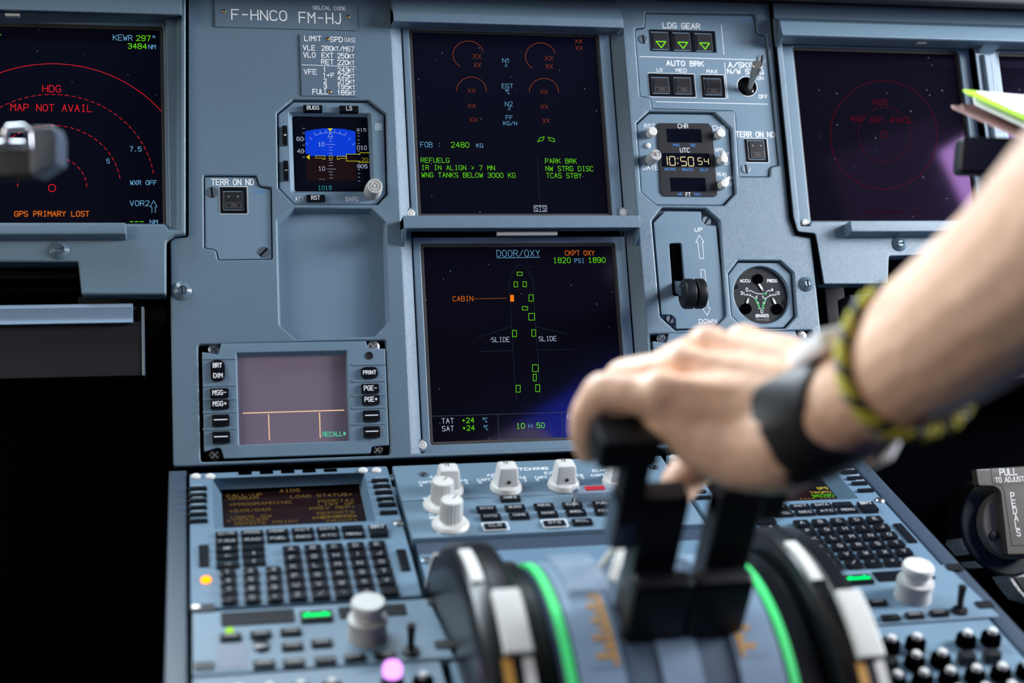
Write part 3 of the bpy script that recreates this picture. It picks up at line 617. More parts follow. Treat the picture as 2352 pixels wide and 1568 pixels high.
for s_, q, tq in (('BUGS', (800, 608, 913, 648), (822, 614, 892, 636)), ('LS', (1010, 612, 1123, 652), (1051, 618, 1083, 640)), ('+', (678, 728, 711, 842), (686, 773, 704, 793)), ('-', (683, 932, 717, 1047), (692, 978, 710, 998)), ('RST', (818, 1130, 930, 1170), (848, 1137, 897, 1159))):
    r = pr(cB, q, 0); keycap(T, r, hf - 1, 0.4, s_, pr(cB, tq, .4), .42)
m = MB(); tx(m, cB, 'ATT', (755, 1145, 803, 1166), hf + .05, .42); tx(m, cB, 'BARO', (1048, 1143, 1120, 1166), hf + .05, .42); m.build('lettering', 'ink', T)
m = MB().line(pp(cB, (1222, 719, 1255, 719, 1255, 752, 1222, 752), hf + .05), .4, hf + .05, True).line(pp(cB, (1231, 728, 1246, 728, 1246, 743, 1231, 743), hf + .05), .5, hf + .05, True).build('light_sensor_mark', 'ink', T)
c = pp(cB, (1216, 1079), 13)[0]; base = c
k = MB().lathe(c, [(7.0, hf), (7.0, 4), (6.4, 5), (6.4, 12), (5.8, 13), (4.6, 13), (4.5, 12.4), (3.9, 12.4), (3.8, 13), (2.4, 13), (2.3, 12.4), (1.6, 12.4), (1.5, 13), (.1, 13)], 40).build('knob', 'knob_grey', T)

# ------------------------------------------------------------------ push-switch panels
def korry(T, c, q, cap, h, caps=None, outline=True, dots=None, on=None, hole=None, cw=0):
    r = pr(c, q, h)
    if outline: MB().line(rbox(r, 1), .42, h + .06, True).build('button_outline', 'ink', T)
    hs_ = MB().plate(rbox(inset(r, .5), .6), [rbox(inset(pr(c, k, h + 1), -.9), .4) for k in (caps or [cap])], h - 3, h + .8, .5, 3).build('button_housing', 'black_gloss', T)
    MB().fill([rbox(inset(r, .7))], h - 2.5).build('housing_floor', 'black_matte', T, hs_)
    for k in (caps or [cap]):
        kr = pr(c, k, h + 1)
        b = MB().prism(rbox(kr, .4), h - 2.4, h + 1, .5).build('button', 'lens_grey', T)
        w_, h_ = kr[2] - kr[0], kr[3] - kr[1]
        lg = MB()
        if on:
            lg.line(rbox((kr[0] + w_ * .08, kr[1] + h_ * .07, kr[2] - w_ * .08, kr[1] + h_ * .36)), .14, h + 1.06, True)
            text_uv(lg, 'ON', kr[0] + w_ * .34, kr[1] + h_ * .13, w_ * .32, h_ * .17, h + 1.06, .2)
        if dots:
            for dx in (.24, .76): lg.fill([circ((kr[0] + w_ * dx, kr[1] + h_ * .72), w_ * .055, 12)], h + 1.06)
        if on or dots: lg.build('button_legend', 'ink_grey', T, b)
        if cw:
            (mx, my) = ((kr[0] + kr[2]) / 2, kr[1] + h_ * .06)
            MB().line([(mx - w_ * .31, my + h_ * .38), (mx + w_ * .31, my + h_ * .38), (mx, my)], .75, h + 1.06, True).build('lit_triangle', 'e_grn_lamp', T, b)
T = Thing('terrain_switch_panel', 'left TERR ON ND switch panel with stepped corners and one push switch', 'switch panel', PF, (*PF.at(547, 500), -2))
MB().plate(offs(ccw(hTERR), .8), [], -5, -2, .4, 2).build('plate', 'unit_paint', T)
m = MB(); tx(m, cB, 'TERR ON ND', (268, 1040, 512, 1073), -1.95, .72); m.build('lettering', 'ink', T)
m = MB(); tx(m, cB, '403VC', (512, 1105, 575, 1124), -1.95, .25); tx(m, cB, '+', (553, 1371, 566, 1384), -1.95, .25); m.build('blue_lettering', 'ink_blue', T)
slot_screw(T, pp(cB, (270, 1117), -2)[0], 4.6, -2, 95); slot_screw(T, pp(cB, (570, 1464), -2)[0], 4.6, -2, 45)
korry(T, cB, (312, 1083, 481, 1243), (343, 1113, 447, 1213), -2, dots=1, on=1)
T = Thing('landing_gear_brake_panel', 'grey switch panel with three green gear triangles, auto brake buttons and metal toggle', 'switch panel', PF, (*PF.at(1620, 150), -2))
g = offs(ccw(hGEAR), .8); h = -2; tc = pp(cD, (928, 622), h)[0]; tr_ = 9.2
MB().plate(g, [circ(tc, tr_ - .6, 36)], -5, h, .4, 2).build('plate', 'unit_paint', T)
m = MB(); hh = h + .06
for s_, q, t in (('LDG GEAR', (322, 163, 586, 200), .78), ('AUTO BRK', (348, 437, 612, 471), .78), ('LO', (278, 491, 317, 514), .5), ('MED', (417, 494, 492, 519), .52), ('MAX', (638, 502, 712, 526), .52), ('A/SKID', (793, 448, 985, 484), .72), ('N/W STRG', (787, 496, 1045, 529), .72), ('ON', (1000, 550, 1043, 574), .48), ('OFF', (1013, 683, 1075, 708), .5), ('TERR ON ND', (848, 948, 1126, 985), .74)):
    tx(m, cD, s_, q, hh, t)
for q in ((742, 178, 762, 392), (157, 407, 985, 431), (765, 450, 790, 710), (272, 732, 1075, 750)): m.line(pp(cD, q, hh), .48, hh)
m.line(circ(tc, tr_, 40), .42, hh, True); m.build('lettering', 'ink', T)
m = MB(); tx(m, cD, '402VU', (888, 137, 962, 158), hh, .25); tx(m, cD, '+', (906, 822, 926, 842), hh, .25); m.build('blue_lettering', 'ink_blue', T)
korry(T, cD, (220, 208, 714, 384), None, h, caps=[(245, 232, 368, 352), (402, 237, 525, 358), (560, 243, 683, 363)], outline=False, cw=1)
korry(T, cD, (212, 525, 563, 703), None, h, caps=[(250, 558, 372, 667), (410, 560, 531, 672)], on=1)
korry(T, cD, (590, 535, 778, 710), (625, 566, 749, 678), h, on=1)
korry(T, cD, (903, 996, 1089, 1172), (940, 1012, 1062, 1142), h, dots=1, on=1)
for x, y, a in ((178, 283, 95), (1030, 425, 80), (917, 1217, 95)): slot_screw(T, pp(cD, (x, y), h)[0], 4.3, h, a)
tg = MB().fill([circ(tc, tr_ - .3, 36)], -8).lathe(tc, [(tr_ - .6, -8), (tr_ - .6, h)], 36, cap=False).build('toggle_well', 'black_gloss', T)
bs = pp(cD, (943, 640), 1)[0]; tp = pp(cD, (1004, 463), 30)[0]
tog = MB().lathe(bs, [(6.2, -7), (6.2, -4), (4.6, -3.4), (4.6, 0), (3.6, .6), (3.2, 1.5), (.1, 1.6)], 30).build('toggle_switch', 'black_gloss', T)
def lerp3(a, b, t): return tuple(a[i] + (b[i] - a[i]) * t for i in range(3))
A_, B_ = (*bs, 0), (*tp, 30)
MB().tube([lerp3(A_, B_, t) for t in (0, .3, .52, .56, .6, .8, .94, .98, 1, 1.001, .985)], [1.9, 2.4, 2.8, 3.0, 3.8, 4.2, 4.8, 4.8, 4.3, 2.8, 2.6], 20).build('toggle_lever', 'toggle_metal', T, tog)

# ------------------------------------------------------------------ clock
hf = -3; h = hf + 1.2
T = Thing('clock', 'octagonal clock reading 10:50 54 with white buttons at both sides', 'clock', PF, (*PF.at(1575, 362), hf))
MB().plate(offs(ccw(hCLOCK), 1.0), [], hf - 4, hf, .8, 3).build('case', 'unit_paint', T)
MB().prism(rnd(pp(cD, (288, 885, 652, 887, 680, 925, 718, 1400, 700, 1414, 332, 1411, 306, 1380, 280, 905), h), 1.6), hf, h, .4).build('window', 'lens_grey', T, label='dark grey clock window')
for q in ((345, 926, 605, 1028), (308, 1101, 666, 1202), (371, 1279, 635, 1380)):
    r = pr(cD, q, h); MB().fill([rbox(r, .4)], h + .05).build('display', 'glass_navy', T)
h += .12; m = MB()
for s_, q, t in (('CHR', (430, 892, 502, 922), .42), ('UTC', (446, 1066, 513, 1096), .42), ('FT', (488, 1387, 520, 1414), .42)): tx(m, cD, s_, q, h, t)
for s_, q, t in (('RST', (188, 893, 265, 920), .45), ('CHR', (680, 905, 768, 934), .45), ('DATE', (178, 1190, 285, 1221), .48), ('GPS', (699, 1068, 754, 1090), .4), ('INT', (765, 1098, 800, 1118), .35), ('SET', (770, 1164, 803, 1186), .35), ('RUN', (714, 1243, 775, 1266), .42), ('STP', (765, 1274, 820, 1294), .35), ('RST', (780, 1315, 822, 1336), .38)):
    tx(m, cD, s_, q, hf + .06, t)
m.build('lettering', 'ink', T)
m = MB()
for s_, q in (('MIN', (396, 1035, 438, 1053)), ('SEC', (522, 1037, 558, 1055)), ('HR/MO', (335, 1210, 412, 1228)), ('MIN/DY', (460, 1212, 540, 1230)), ('SEC/Y', (588, 1214, 648, 1232)), ('HR', (430, 1389, 458, 1407)), ('MIN', (550, 1391, 592, 1409))): tx(m, cD, s_, q, h, .3)
m.build('blue_lettering', 'ink_blue', T)
SEG = {'1': 'bc', '0': 'abcdef', '5': 'afgcd', '4': 'fgbc'}
def seg7(mb, ch, u, v, w_, hh_, h, t):
    g_ = .12 * w_; p = {'a': ((g_, hh_), (w_ - g_, hh_)), 'g': ((g_, hh_ / 2), (w_ - g_, hh_ / 2)), 'd': ((g_, 0), (w_ - g_, 0)), 'f': ((0, hh_ / 2 + g_), (0, hh_ - g_)), 'e': ((0, g_), (0, hh_ / 2 - g_)), 'b': ((w_, hh_ / 2 + g_), (w_, hh_ - g_)), 'c': ((w_, g_), (w_, hh_ / 2 - g_))}
    for k in SEG[ch]: mb.line([(u + x, v + y_) for x, y_ in p[k]], t, h)
m = MB(); hq = h + .1
for ch, q in (('1', (332, 1126, 356, 1188)), ('0', (368, 1127, 412, 1190)), ('5', (448, 1130, 492, 1193)), ('0', (502, 1132, 545, 1195)), ('5', (572, 1137, 605, 1184)), ('4', (618, 1140, 652, 1186))):
    r = pr(cD, q, h); seg7(m, ch, r[0], r[1], r[2] - r[0], r[3] - r[1], h, .62 if q[0] < 550 else .5)
for q in ((428, 1140), (430, 1175)): m.fill([circ(pp(cD, q, h)[0], .5, 10)], h)
m.build('time_digits', 'e_vfd', T)
for nm, x, y, rr, ht in (('button', 251, 943, 3.9, 8), ('button', 743, 955, 3.9, 7.5)): MB().cyl(pp(cD, (x, y), hf + ht)[0], rr, hf, hf + ht, .7, 28).build(nm, 'knob_white', T)
MB().lathe(pp(cD, (213, 1050), hf)[0], [(2.6, hf), (2.4, hf + 1), (1.5, hf + 1.9), (.1, hf + 2.1)], 24).build('light_sensor', 'knob_white', T)
c = pp(cD, (273, 1113), hf + 15)[0]; k = MB().lathe(c, [(4.9, hf), (4.9, hf + 14.2), (4.3, hf + 15), (.1, hf + 15)], 30).build('knob', 'knob_grey', T)
m = MB(); tx(m, cD, 'SET', (246, 1095, 306, 1121), hf + 15.1, .4); m.build('lettering', 'ink_black', T, k)
for (x, y, ang, ln) in ((765, 1138, 92, 7.4), (770, 1315, 52, 7.4)):
    c = pp(cD, (x, y), hf + 9)[0]; a = math.radians(ang)
    pts = [(-.6 * ln * .6, -3.1), (ln * .1, -3.3), (ln, -.5), (ln, .5), (ln * .1, 3.3), (-.6 * ln * .6, 3.1), (-ln * .6, 0)]
    pts = [(c[0] + px_ * math.cos(a) - py_ * math.sin(a), c[1] + px_ * math.sin(a) + py_ * math.cos(a)) for px_, py_ in pts]
    k = MB().prism(rnd(pts, .8), hf + 3, hf + 9, .7).cyl(c, 4, hf, hf + 3.2, .2, 24).build('pointer_knob', 'knob_white', T)

# ------------------------------------------------------------------ landing gear lever
T = Thing('gear_lever_unit', 'octagonal gear lever plate with UP and DOWN arrows and black ribbed wheel knob', 'lever panel', PF, (*PF.at(1583, 616), -5))
MB().plate(offs(ccw(hLEV), .4), [], -9, -5.5, .4, 2).build('base_plate', 'body_dark', T)
slot = rnd(pp(cH, (458, 425, 572, 421, 607, 895, 492, 900), -2), 2.2)
h = -2
MB().plate(rnd(pp(cH, (420, 138, 745, 140, 750, 225, 790, 262, 880, 268, 962, 1075, 865, 1188, 525, 1195, 520, 1100, 480, 1068, 390, 1065, 320, 240), h), [1, 1, 3, 3, 1, 1, 1, 1, 3, 3, 1, 1]), [slot], -5.5, h, .4, 2).build('plate', 'unit_paint', T)
MB().fill([ccw(slot)], -5.2).build('slot', 'black_matte', T)
slot_screw(T, pp(cH, (792, 222), -4)[0], 4.2, -4, 55); slot_screw(T, pp(cH, (470, 1105), -4)[0], 4.2, -4, 60)
m = MB(); tx(m, cH, 'UP', (690, 286, 757, 320), -1.94, .5); tx(m, cH, 'DOWN', (727, 1110, 883, 1144), -1.94, .5)
m.line(pp(cH, (730, 352, 773, 416, 758, 416, 770, 562, 733, 562, 715, 418, 698, 418), -1.94), .42, -1.94, True).line(pp(cH, (742, 663, 778, 665, 812, 1006, 830, 1008, 800, 1074, 757, 1012, 773, 1010), -1.94), .42, -1.94, True)
m.build('lettering', 'ink', T)
m = MB(); tx(m, cH, '+', (552, 1033, 588, 1066), -1.94, .3); m.build('blue_lettering', 'ink_blue', T)
a_ = pp(cH, (545, 815), -5)[0]; b_ = pp(cH, (585, 868), 30)[0]
lv = MB().hexa([(a_[0] - 4, a_[1] - 5, -5), (a_[0] + 4, a_[1] - 5, -5), (a_[0] + 4, a_[1] + 5, -5), (a_[0] - 4, a_[1] + 5, -5)], [(b_[0] - 3, b_[1] - 3.5, 30), (b_[0] + 5, b_[1] - 3.5, 30), (b_[0] + 5, b_[1] + 3.5, 30), (b_[0] - 3, b_[1] + 3.5, 30)]).build('lever_arm', 'body_dark', T, bev=.8)
c = pp(cH, (628, 880), 30)[0]; cu = c[0]
def xlathe(mb, cu, cv, ch, prof, n=48, rib=0):
    rings = [[(cu + x, cv + r * (1 - rib * (i % 2)) * math.cos(2 * math.pi * i / n), ch + r * (1 - rib * (i % 2)) * math.sin(2 * math.pi * i / n)) for i in range(n)] for r, x in prof]
    for A, B in zip(rings, rings[1:]): mb.strip(A, B)
    mb.add(rings[0], [tuple(range(n))[::-1]]); mb.add(rings[-1], [tuple(range(n))]); return mb
R_ = 12.4; m = MB()
xlathe(m, cu, c[1], 30, [(R_ - 2.4, -5), (R_ - .8, -4.2), (R_, -3), (R_, 3.2), (R_ - .6, 4), (R_ - 2.6, 4.4), (R_ - 2.6, 5.6), (R_ - .6, 6), (R_, 6.8), (R_, 12), (R_ - .8, 13.2), (R_ - 2.4, 14)], 96, .025)
m.build('wheel_knob', 'black', T, lv, sharp=60)

# ------------------------------------------------------------------ triple brake pressure gauge
hf = -3; c0 = pp(cH, (1292, 890), hf)[0]; gr_ = 19.6
T = Thing('brake_pressure_gauge', 'round black gauge marked BRAKES in an octagonal grey bezel', 'gauge', PF, (*c0, hf))
RR = abs(pp(cH, (1543, 890), hf)[0][0] - pp(cH, (1044, 890), hf)[0][0]) / 2
MB().plate(offs(ccw(hBRK), 1.1), [circ(c0, RR, 56)], hf - 3, hf, .8, 3).lathe(c0, [(RR - .6, hf - 3.4), (RR, hf - .8)], 56, cap=False).build('bezel', 'unit_paint', T)
hd = hf - 3; MB().fill([circ(c0, RR, 56)], hd).build('dial', 'charcoal', T)
hd += .1; wl, gn, nd, dm = MB(), MB(), MB(), MB()
for s_, q, t in (('ACCU', (1097, 752, 1186, 776), .45), ('PRESS', (1342, 751, 1430, 776), .45), ('0', (1149, 826, 1168, 857), .42), ('4', (1374, 831, 1394, 857), .42), ('3', (1102, 859, 1121, 887), .42), ('3', (1430, 858, 1449, 887), .42), ('1', (1242, 898, 1254, 924), .42), ('1', (1297, 898, 1309, 924), .42), ('0', (1283, 1026, 1302, 1054), .42), ('BRAKES', (1239, 1066, 1353, 1090), .45)):
    tx(wl, cH, s_, q, hd, t)
tx(dm, cH, 'PSIx1000', (1243, 1104, 1358, 1122), hd, .28)
for q in ((1178, 860, 1190, 848, 1225, 870, 1262, 880, 1303, 880), (1330, 868, 1355, 846, 1370, 860), (1133, 866, 1133, 888, 1175, 892, 1210, 905, 1232, 923, 1240, 908), (1420, 868, 1420, 890, 1378, 893, 1348, 906, 1325, 927, 1315, 912), (1160, 890, 1162, 878), (1185, 893, 1190, 880), (1395, 892, 1390, 880), (1368, 896, 1362, 884), (1262, 1013, 1284, 1013), (1292, 1013, 1314, 1013), (1250, 965, 1266, 959), (1302, 960, 1322, 966)): wl.line(pp(cH, q, hd), .4, hd)
for q in ((1237, 932, 1252, 956), (1258, 970, 1266, 990, 1270, 1010), (1325, 932, 1315, 957), (1308, 970, 1304, 990, 1302, 1010)): gn.line(pp(cH, q, hd), 1.5, hd)
gn.line(pp(cH, (1317, 880, 1331, 880), hd), 1.5, hd)
wl.build('scale_lettering', 'ink', T); gn.build('green_arcs', 'gauge_green', T); dm.build('faint_lettering', 'ink_grey', T)
for x, y, r_ in ((1262, 745, 4.4), (1155, 1012, 4.6), (1435, 1016, 4.7)): MB().lathe(pp(cH, (x, y), hd + 1)[0], [(r_, hd), (r_, hd + 1), (r_ - .5, hd + 1.3), (.1, hd + 1.3)], 28).build('needle_hub', 'black_matte', T)
for q in ((1262, 782, 1308, 857), (1152, 993, 1176, 912), (1428, 992, 1388, 912)):
    (a, b) = pp(cH, q, hd + .9); a, b = Vector(a), Vector(b); n_ = (b - a).normalized(); n_ = Vector((-n_.y, n_.x)); q3 = a.lerp(b, .62)
    MB().prism([tuple(a - n_ * .8), tuple(a + n_ * .8), tuple(q3 + n_ * .9), tuple(b), tuple(q3 - n_ * .9)], hd + .5, hd + .9).build('needle', 'knob_white', T)
for x, y in ((1062, 815), (1495, 957)): MB().lathe(pp(cH, (x, y), hd)[0], [(1.9, hd), (1.7, hd + .5), (.1, hd + .5)], 18).build('screw', 'black_gloss', T)

# ------------------------------------------------------------------ datalink displays
h = 0.3
T = Thing('datalink_display', 'left datalink unit with mauve screen and RECALL prompt', 'display unit', PF, (*PF.at(675, 915), 0))
wo = pr(cF, (300, 858, 945, 1354), h); wi = pr(cF, (306, 888, 936, 1350), -5)
wi = (wo[0] + .8, wo[1] + .6, wo[2] - 1.0, wo[3] - 2.5)
body = rnd(pp(cF, (215, 806, 1030, 791, 1042, 832, 1138, 834, 1160, 1378, 1120, 1380, 1062, 1385, 1056, 1424, 232, 1452, 215, 1395, 190, 1392, 120, 1415, 108, 852, 200, 868), h), [1, 1, 2, 1, 1, 1, 2, 1, 1, 2, 1, 1, 1, 2])
MB().plate(body, [rbox(wo, .8)], -7, h, .6, 3).wall(rbox(wo, .8), h - .6, rbox(wi, .8), -5).build('bezel', 'unit_paint', T)
sc = MB().fill([rbox(wi)], -5).build('screen', 'glass_lcd', T); hh = -4.9
m = MB().line(pp(cF, (340, 1197, 905, 1180), hh), .75, hh).line(pp(cF, (482, 1205, 487, 1347), hh), .75, hh).line(pp(cF, (769, 1196, 773, 1334), hh), .75, hh).build('divider_lines', 'e_cream', T, sc)
m = MB(); tx(m, cF, 'RECALL*', (787, 1304, 917, 1328), hh, .55, True, False); m.build('lettering', 'e_mint', T, sc)
m = MB()
for y0, y1 in ((888, 892), (1038, 1044), (1117, 1121), (1187, 1193), (1282, 1288)): m.box(pr(cF, (112, y0, 297, y1 + 1), h), h - .5, h + .7, .25)
for y0, y1 in ((920, 924), (1012, 1018), (1092, 1097), (1163, 1168), (1254, 1259)): m.box(pr(cF, (953, y0, 1140, y1 + 1), h), h - .5, h + .7, .25)
m.build('key_guards', 'unit_paint', T)
for s_, q in (('MSG-', (150, 1057, 260, 1110)), ('MSG+', (152, 1120, 262, 1172)), ('-', (160, 1205, 264, 1268)), ('-', (162, 1300, 268, 1364)), ('PGE-', (1003, 1032, 1107, 1085)), ('PGE+', (1007, 1095, 1110, 1148)), ('-', (1012, 1181, 1112, 1242)), ('-', (1015, 1271, 1114, 1333))):
    r = pr(cF, q, 3); w_, h_ = r[2] - r[0], r[3] - r[1]
    if s_ == '-':
        o = MB().prism(rbox(r, 1.5), 0, 3, .8).build('button', 'black_gloss', T); MB().line([(r[0] + w_ * .15, r[1] + h_ * .55), (r[2] - w_ * .15, r[1] + h_ * .55)], .75, 3.06).build('lettering', 'ink', T, o)
    else: keycap(T, r, 0, 3, s_, (r[0] + w_ * .16, r[1] + h_ * .33, r[2] - w_ * .14, r[3] - h_ * .22), .55, rad=1.5, b=.8)
r = pr(cF, (150, 896, 240, 1016), 3); o = MB().prism(rbox(r, 6.5, 8), 0, 3, .9).build('button', 'black_gloss', T); w_, h_ = r[2] - r[0], r[3] - r[1]
m = MB(); text_uv(m, 'BRT', r[0] + w_ * .22, r[1] + h_ * .64, w_ * .56, h_ * .19, 3.06, .6); text_uv(m, 'DIM', r[0] + w_ * .24, r[1] + h_ * .17, w_ * .56, h_ * .19, 3.06, .6); m.build('lettering', 'ink', T, o)
r = pr(cF, (1000, 936, 1102, 1000), 3); o = MB().prism(rbox(r, 5.5, 8), 0, 3, .9).build('button', 'black_gloss', T); w_, h_ = r[2] - r[0], r[3] - r[1]
m = MB(); text_uv(m, 'PRINT', r[0] + w_ * .14, r[1] + h_ * .36, w_ * .72, h_ * .3, 3.06, .55); m.build('lettering', 'ink', T, o)
for x, y, mm_ in ((175, 838, 'screw_metal'), (180, 1432, 'black'), (1095, 1402, 'black')): cross_screw(T, pp(cF, (x, y), -2)[0], 4.4, -3, mm_, 'ink_black' if mm_ != 'black' else 'ink_grey')
cross_screw(T, pp(cF, (1073, 822), -1)[0], 4.8, -2, 'steel', 'ink_grey').name = 'screw'
MB().lathe(pp(cF, (1048, 873), h)[0], [(3.2, h), (3, h + .5), (2.4, h + .2), (.1, h + .1)], 24).build('light_sensor', 'charcoal', T)
dcdu = T.top
dup(dcdu, PF.R @ Vector((dR, dRv, 0)) / 1000, 'right datalink unit, mostly hidden behind the hand')
# ------------------------------------------------------------------ pedestal (BF frame: u across, v forward, h up)
def br(c, a, h=0): return pr(c, a, h, BF)
def bp(c, a, h=0): return pp(c, a, h, BF)
PW = 537; mat('rail_navy', (.03, .048, .078), .45, bump=.2)
T = Thing('centre_pedestal', 'long blue-grey centre pedestal carrying keyboards and levers', 'pedestal', BF, (268, -150, -30))
mb = MB().box((-3, -420, PW + 3, 4), -330, -22, 1.5)
mb.build('housing', 'pedestal_paint', T)
for x_ in (-4, PW - 9): MB().box((x_, -420, x_ + 13, 4), -22, -1, 1.5).build('side_rail', 'rail_navy', T)
MB().fill([rbox((9, -420, 11.2, 4))], -4).build('gap', 'black_matte', T)
m = MB(); m.box((163, -128, 373, -112), -22, -3, .5); m.build('step', 'rail_navy', T)
MB().box((163, -420, 373, -128), -22, -2.5, .8).build('quadrant_base', 'pedestal_paint', T)
for x, y in ((228, 745), (2, 205)):
    c = bp(cJ, (x, y), 0)[0]; cross_screw(T, c, 4, -1.8, 'screw_metal', 'ink_black')

def rowcol(tl, tr, bl, br_, nc, nr, h):
    tl, tr, bl, br_ = [Vector(BF.at(*p, h)) for p in (tl, tr, bl, br_)]
    for j in range(nr):
        for i in range(nc):
            s, t = i / (nc - 1) if nc > 1 else 0, j / (nr - 1) if nr > 1 else 0
            yield i, j, (tl * (1 - s) + tr * s) * (1 - t) + (bl * (1 - s) + br_ * s) * t
def keygrp(T, keyobj, c, h0, name='key'):
    o = keyobj.copy(); COL.objects.link(o); o.parent = T.top; o.location = Vector((c[0] - T.org[0], c[1] - T.org[1], 0)) / 1000; o.name = name; return o
def keyproto(T, w_, h_, z0, z1, m='black_gloss', rad=1, b=.6, name='key'):
    mb = MB().prism(rbox((-w_ / 2, -h_ / 2, w_ / 2, h_ / 2), rad), z0, z1, b)
    me = bpy.data.meshes.new(name); me.from_pydata([(x / 1000, y / 1000, (z - T.org[2]) / 1000) for x, y, z in mb.v], [], mb.f); me.materials.append(M[m]); me.shade_smooth(); me.set_sharp_from_angle(angle=.6)
    def place(c):
        o = bpy.data.objects.new(name, me); COL.objects.link(o); o.parent = T.top; o.location = Vector((c[0] - T.org[0], c[1] - T.org[1], 0)) / 1000; return o
    return place

# ------------------------------------------------------------------ multipurpose control and display unit
T = Thing('control_display_unit', 'left keyboard display unit with dim amber text and lit orange lamp', 'keypad unit', BF, (84, -95, 0))
sq = [BF.at(x, y, -14) for x, y in ((506, 1121), (818, 1109), (848, 1198), (515, 1210))]
u0 = (sq[0][0] + sq[3][0]) / 2; u1 = (sq[1][0] + sq[2][0]) / 2; v0 = (sq[2][1] + sq[3][1]) / 2; v1 = (sq[0][1] + sq[1][1]) / 2
rs = (u0, v0, u1, v1 + 9)
ro = (BF.at(490, 1150, 0)[0], BF.at(600, 1209, 0)[1], BF.at(852, 1150, 0)[0], BF.at(600, 1093, 0)[1])
MB().plate(rbox((11, -182, 157, -4), 2), [rbox(ro, 2)], -10, 0, .8, 3).wall(rbox(ro, 2), -.8, rbox(rs, 2), -14).build('case', 'pedestal_paint', T)
sc = MB().fill([rbox(rs)], -14).build('screen', 'glass_red', T)
m = MB(); h = -13.9
for s_, q in (('AIDS', (780, 250, 915, 268)), ('CALL-UP', (418, 285, 660, 301)), ('<PARAM', (425, 305, 632, 322)), ('LOAD STATUS>', (855, 290, 1278, 307)), ('PCMCIA>', (1045, 322, 1290, 338)), ('<PROGRAMMING', (430, 345, 858, 362)), ('LIST OF', (1045, 345, 1290, 360)),
              ('PREV REP>', (985, 372, 1298, 388)), ('<SAR/DAR', (432, 388, 718, 405)), ('REPORTS', (1035, 404, 1290, 420)), ('STORED', (1060, 430, 1296, 444)), ('USER SW', (450, 433, 725, 448)), ('<TRACER', (415, 456, 700, 470)), ('*REPORTS>', (1000, 436, 1310, 452)), (' REMOTE PRINT', (440, 478, 910, 494)), ('PRINT>', (1100, 458, 1310, 470))):
    tx(m, cI, s_, q, h, .42, True, False, BF)
m.build('lettering', 'e_mcdu', T, sc)
kp = keyproto(T, 13, 3.6, 0, 2.2)
for q in ((454, 1116), (454, 1131), (454, 1144), (454, 1159.5), (454, 1175), (455, 1190), (873, 1098), (877, 1111), (881, 1125), (885, 1140), (889, 1153), (893, 1171)): kp(BF.at(*q, 3))
m = MB()
for q in ((454, 1116), (454, 1131), (454, 1144), (454, 1159.5), (454, 1175), (873, 1098), (877, 1111), (881, 1125), (885, 1140), (889, 1153)):
    c = BF.at(*q, 3); m.line([(c[0] - 3.2, c[1] + .4), (c[0] + 3.2, c[1] + .4)], .7, 3.7)
for k in range(6):
    for side in (0, 1):
        pass
fk = keyproto(T, 15.2, 6.4, 0, 2.2)
cap = 'DIR PROG PERF INIT DATA . FPLN RADIO SEC ATC MCDU'.split()
rows = [((520, 1222), (809, 1208), 6), ((521, 1239), (813, 1223), 6)]
n_ = 0; kt = MB()
for (a, b, n) in rows:
    A_, B_ = Vector(BF.at(*a, 3)), Vector(BF.at(*b, 3))
    for i in range(n):
        c = A_.lerp(B_, i / (n - 1)); fk(c)
        s_ = ['DIR', 'PROG', 'PERF', 'INIT', 'DATA', '', 'F-PLN', 'RAD', 'FUEL', 'SEC', 'ATC', 'MENU'][n_]; n_ += 1
        if s_: text_uv(kt, s_, c[0] - 5, c[1] - 1.3, 10, 2.6, 2.3, .45)
for a, b in (((521, 1256), (581, 1252)), ((522, 1273), (582, 1268)), ((523, 1292), (584, 1286))):
    for q in (a, b): fk(BF.at(*q, 3))
for q, s_ in (((523, 1273), '<-'), ((523, 1292), '->'), ((583, 1268), '^'), ((583, 1286), '^'), ((521, 1256), 'AIR')):
    c = BF.at(*q, 3); text_uv(kt, s_, c[0] - 2, c[1] - 1.3, 4, 2.6, 2.3, .5)
bk = keyproto(T, 13, 13, 0, 3.4); c = BF.at(869, 1216, 3); bk(c); text_uv(kt, 'BRT', c[0] - 4.5, c[1] + 2, 9, 3.4, 3.5, .8)
ak = keyproto(T, 11.8, 8.8, 0, 3.2, rad=1.8)
L_ = 'ABCDEFGHIJKLMNOPQRSTUVWXYZ/-+'; k_ = 0
for i, j, c in rowcol((669, 1257), (866, 1246), (684, 1362), (895, 1351), 5, 6, 4):
    ak(c)
    if k_ < len(L_): text_uv(kt, L_[k_], c[0] - 1.7, c[1] - 1.7, 3, 3.4, 3.3, .45)
    k_ += 1
D_ = '123456789.0+'; k_ = 0
nk = keyproto(T, 10.8, 8.8, 0, 3.2, rad=4.2)
for i, j, c in rowcol((523, 1310), (628, 1304), (527, 1371), (632, 1366), 3, 4, 4):
    nk(c); text_uv(kt, D_[k_], c[0] - 1.5, c[1] - 1.7, 2.6, 3.4, 3.3, .45); k_ += 1
kt.v += []; m.add(kt.v, kt.f); m.build('key_lettering', 'ink_soft', T)
c = BF.at(473, 1327, 2); MB().lathe(c, [(3.2, 0), (3.2, 1.4), (2, 2.4), (.1, 2.6)], 24).build('annunciator_lamp', 'e_led_orange', T, label='lit orange lamp')
for q in ((468, 1275), (926, 1285)):
    c = BF.at(*q, 1); MB().box((c[0] - 3.3, c[1] - 13, c[0] + 3.3, c[1] + 13), 0, 1.6, .4).build('annunciator_strip', 'black_gloss', T)
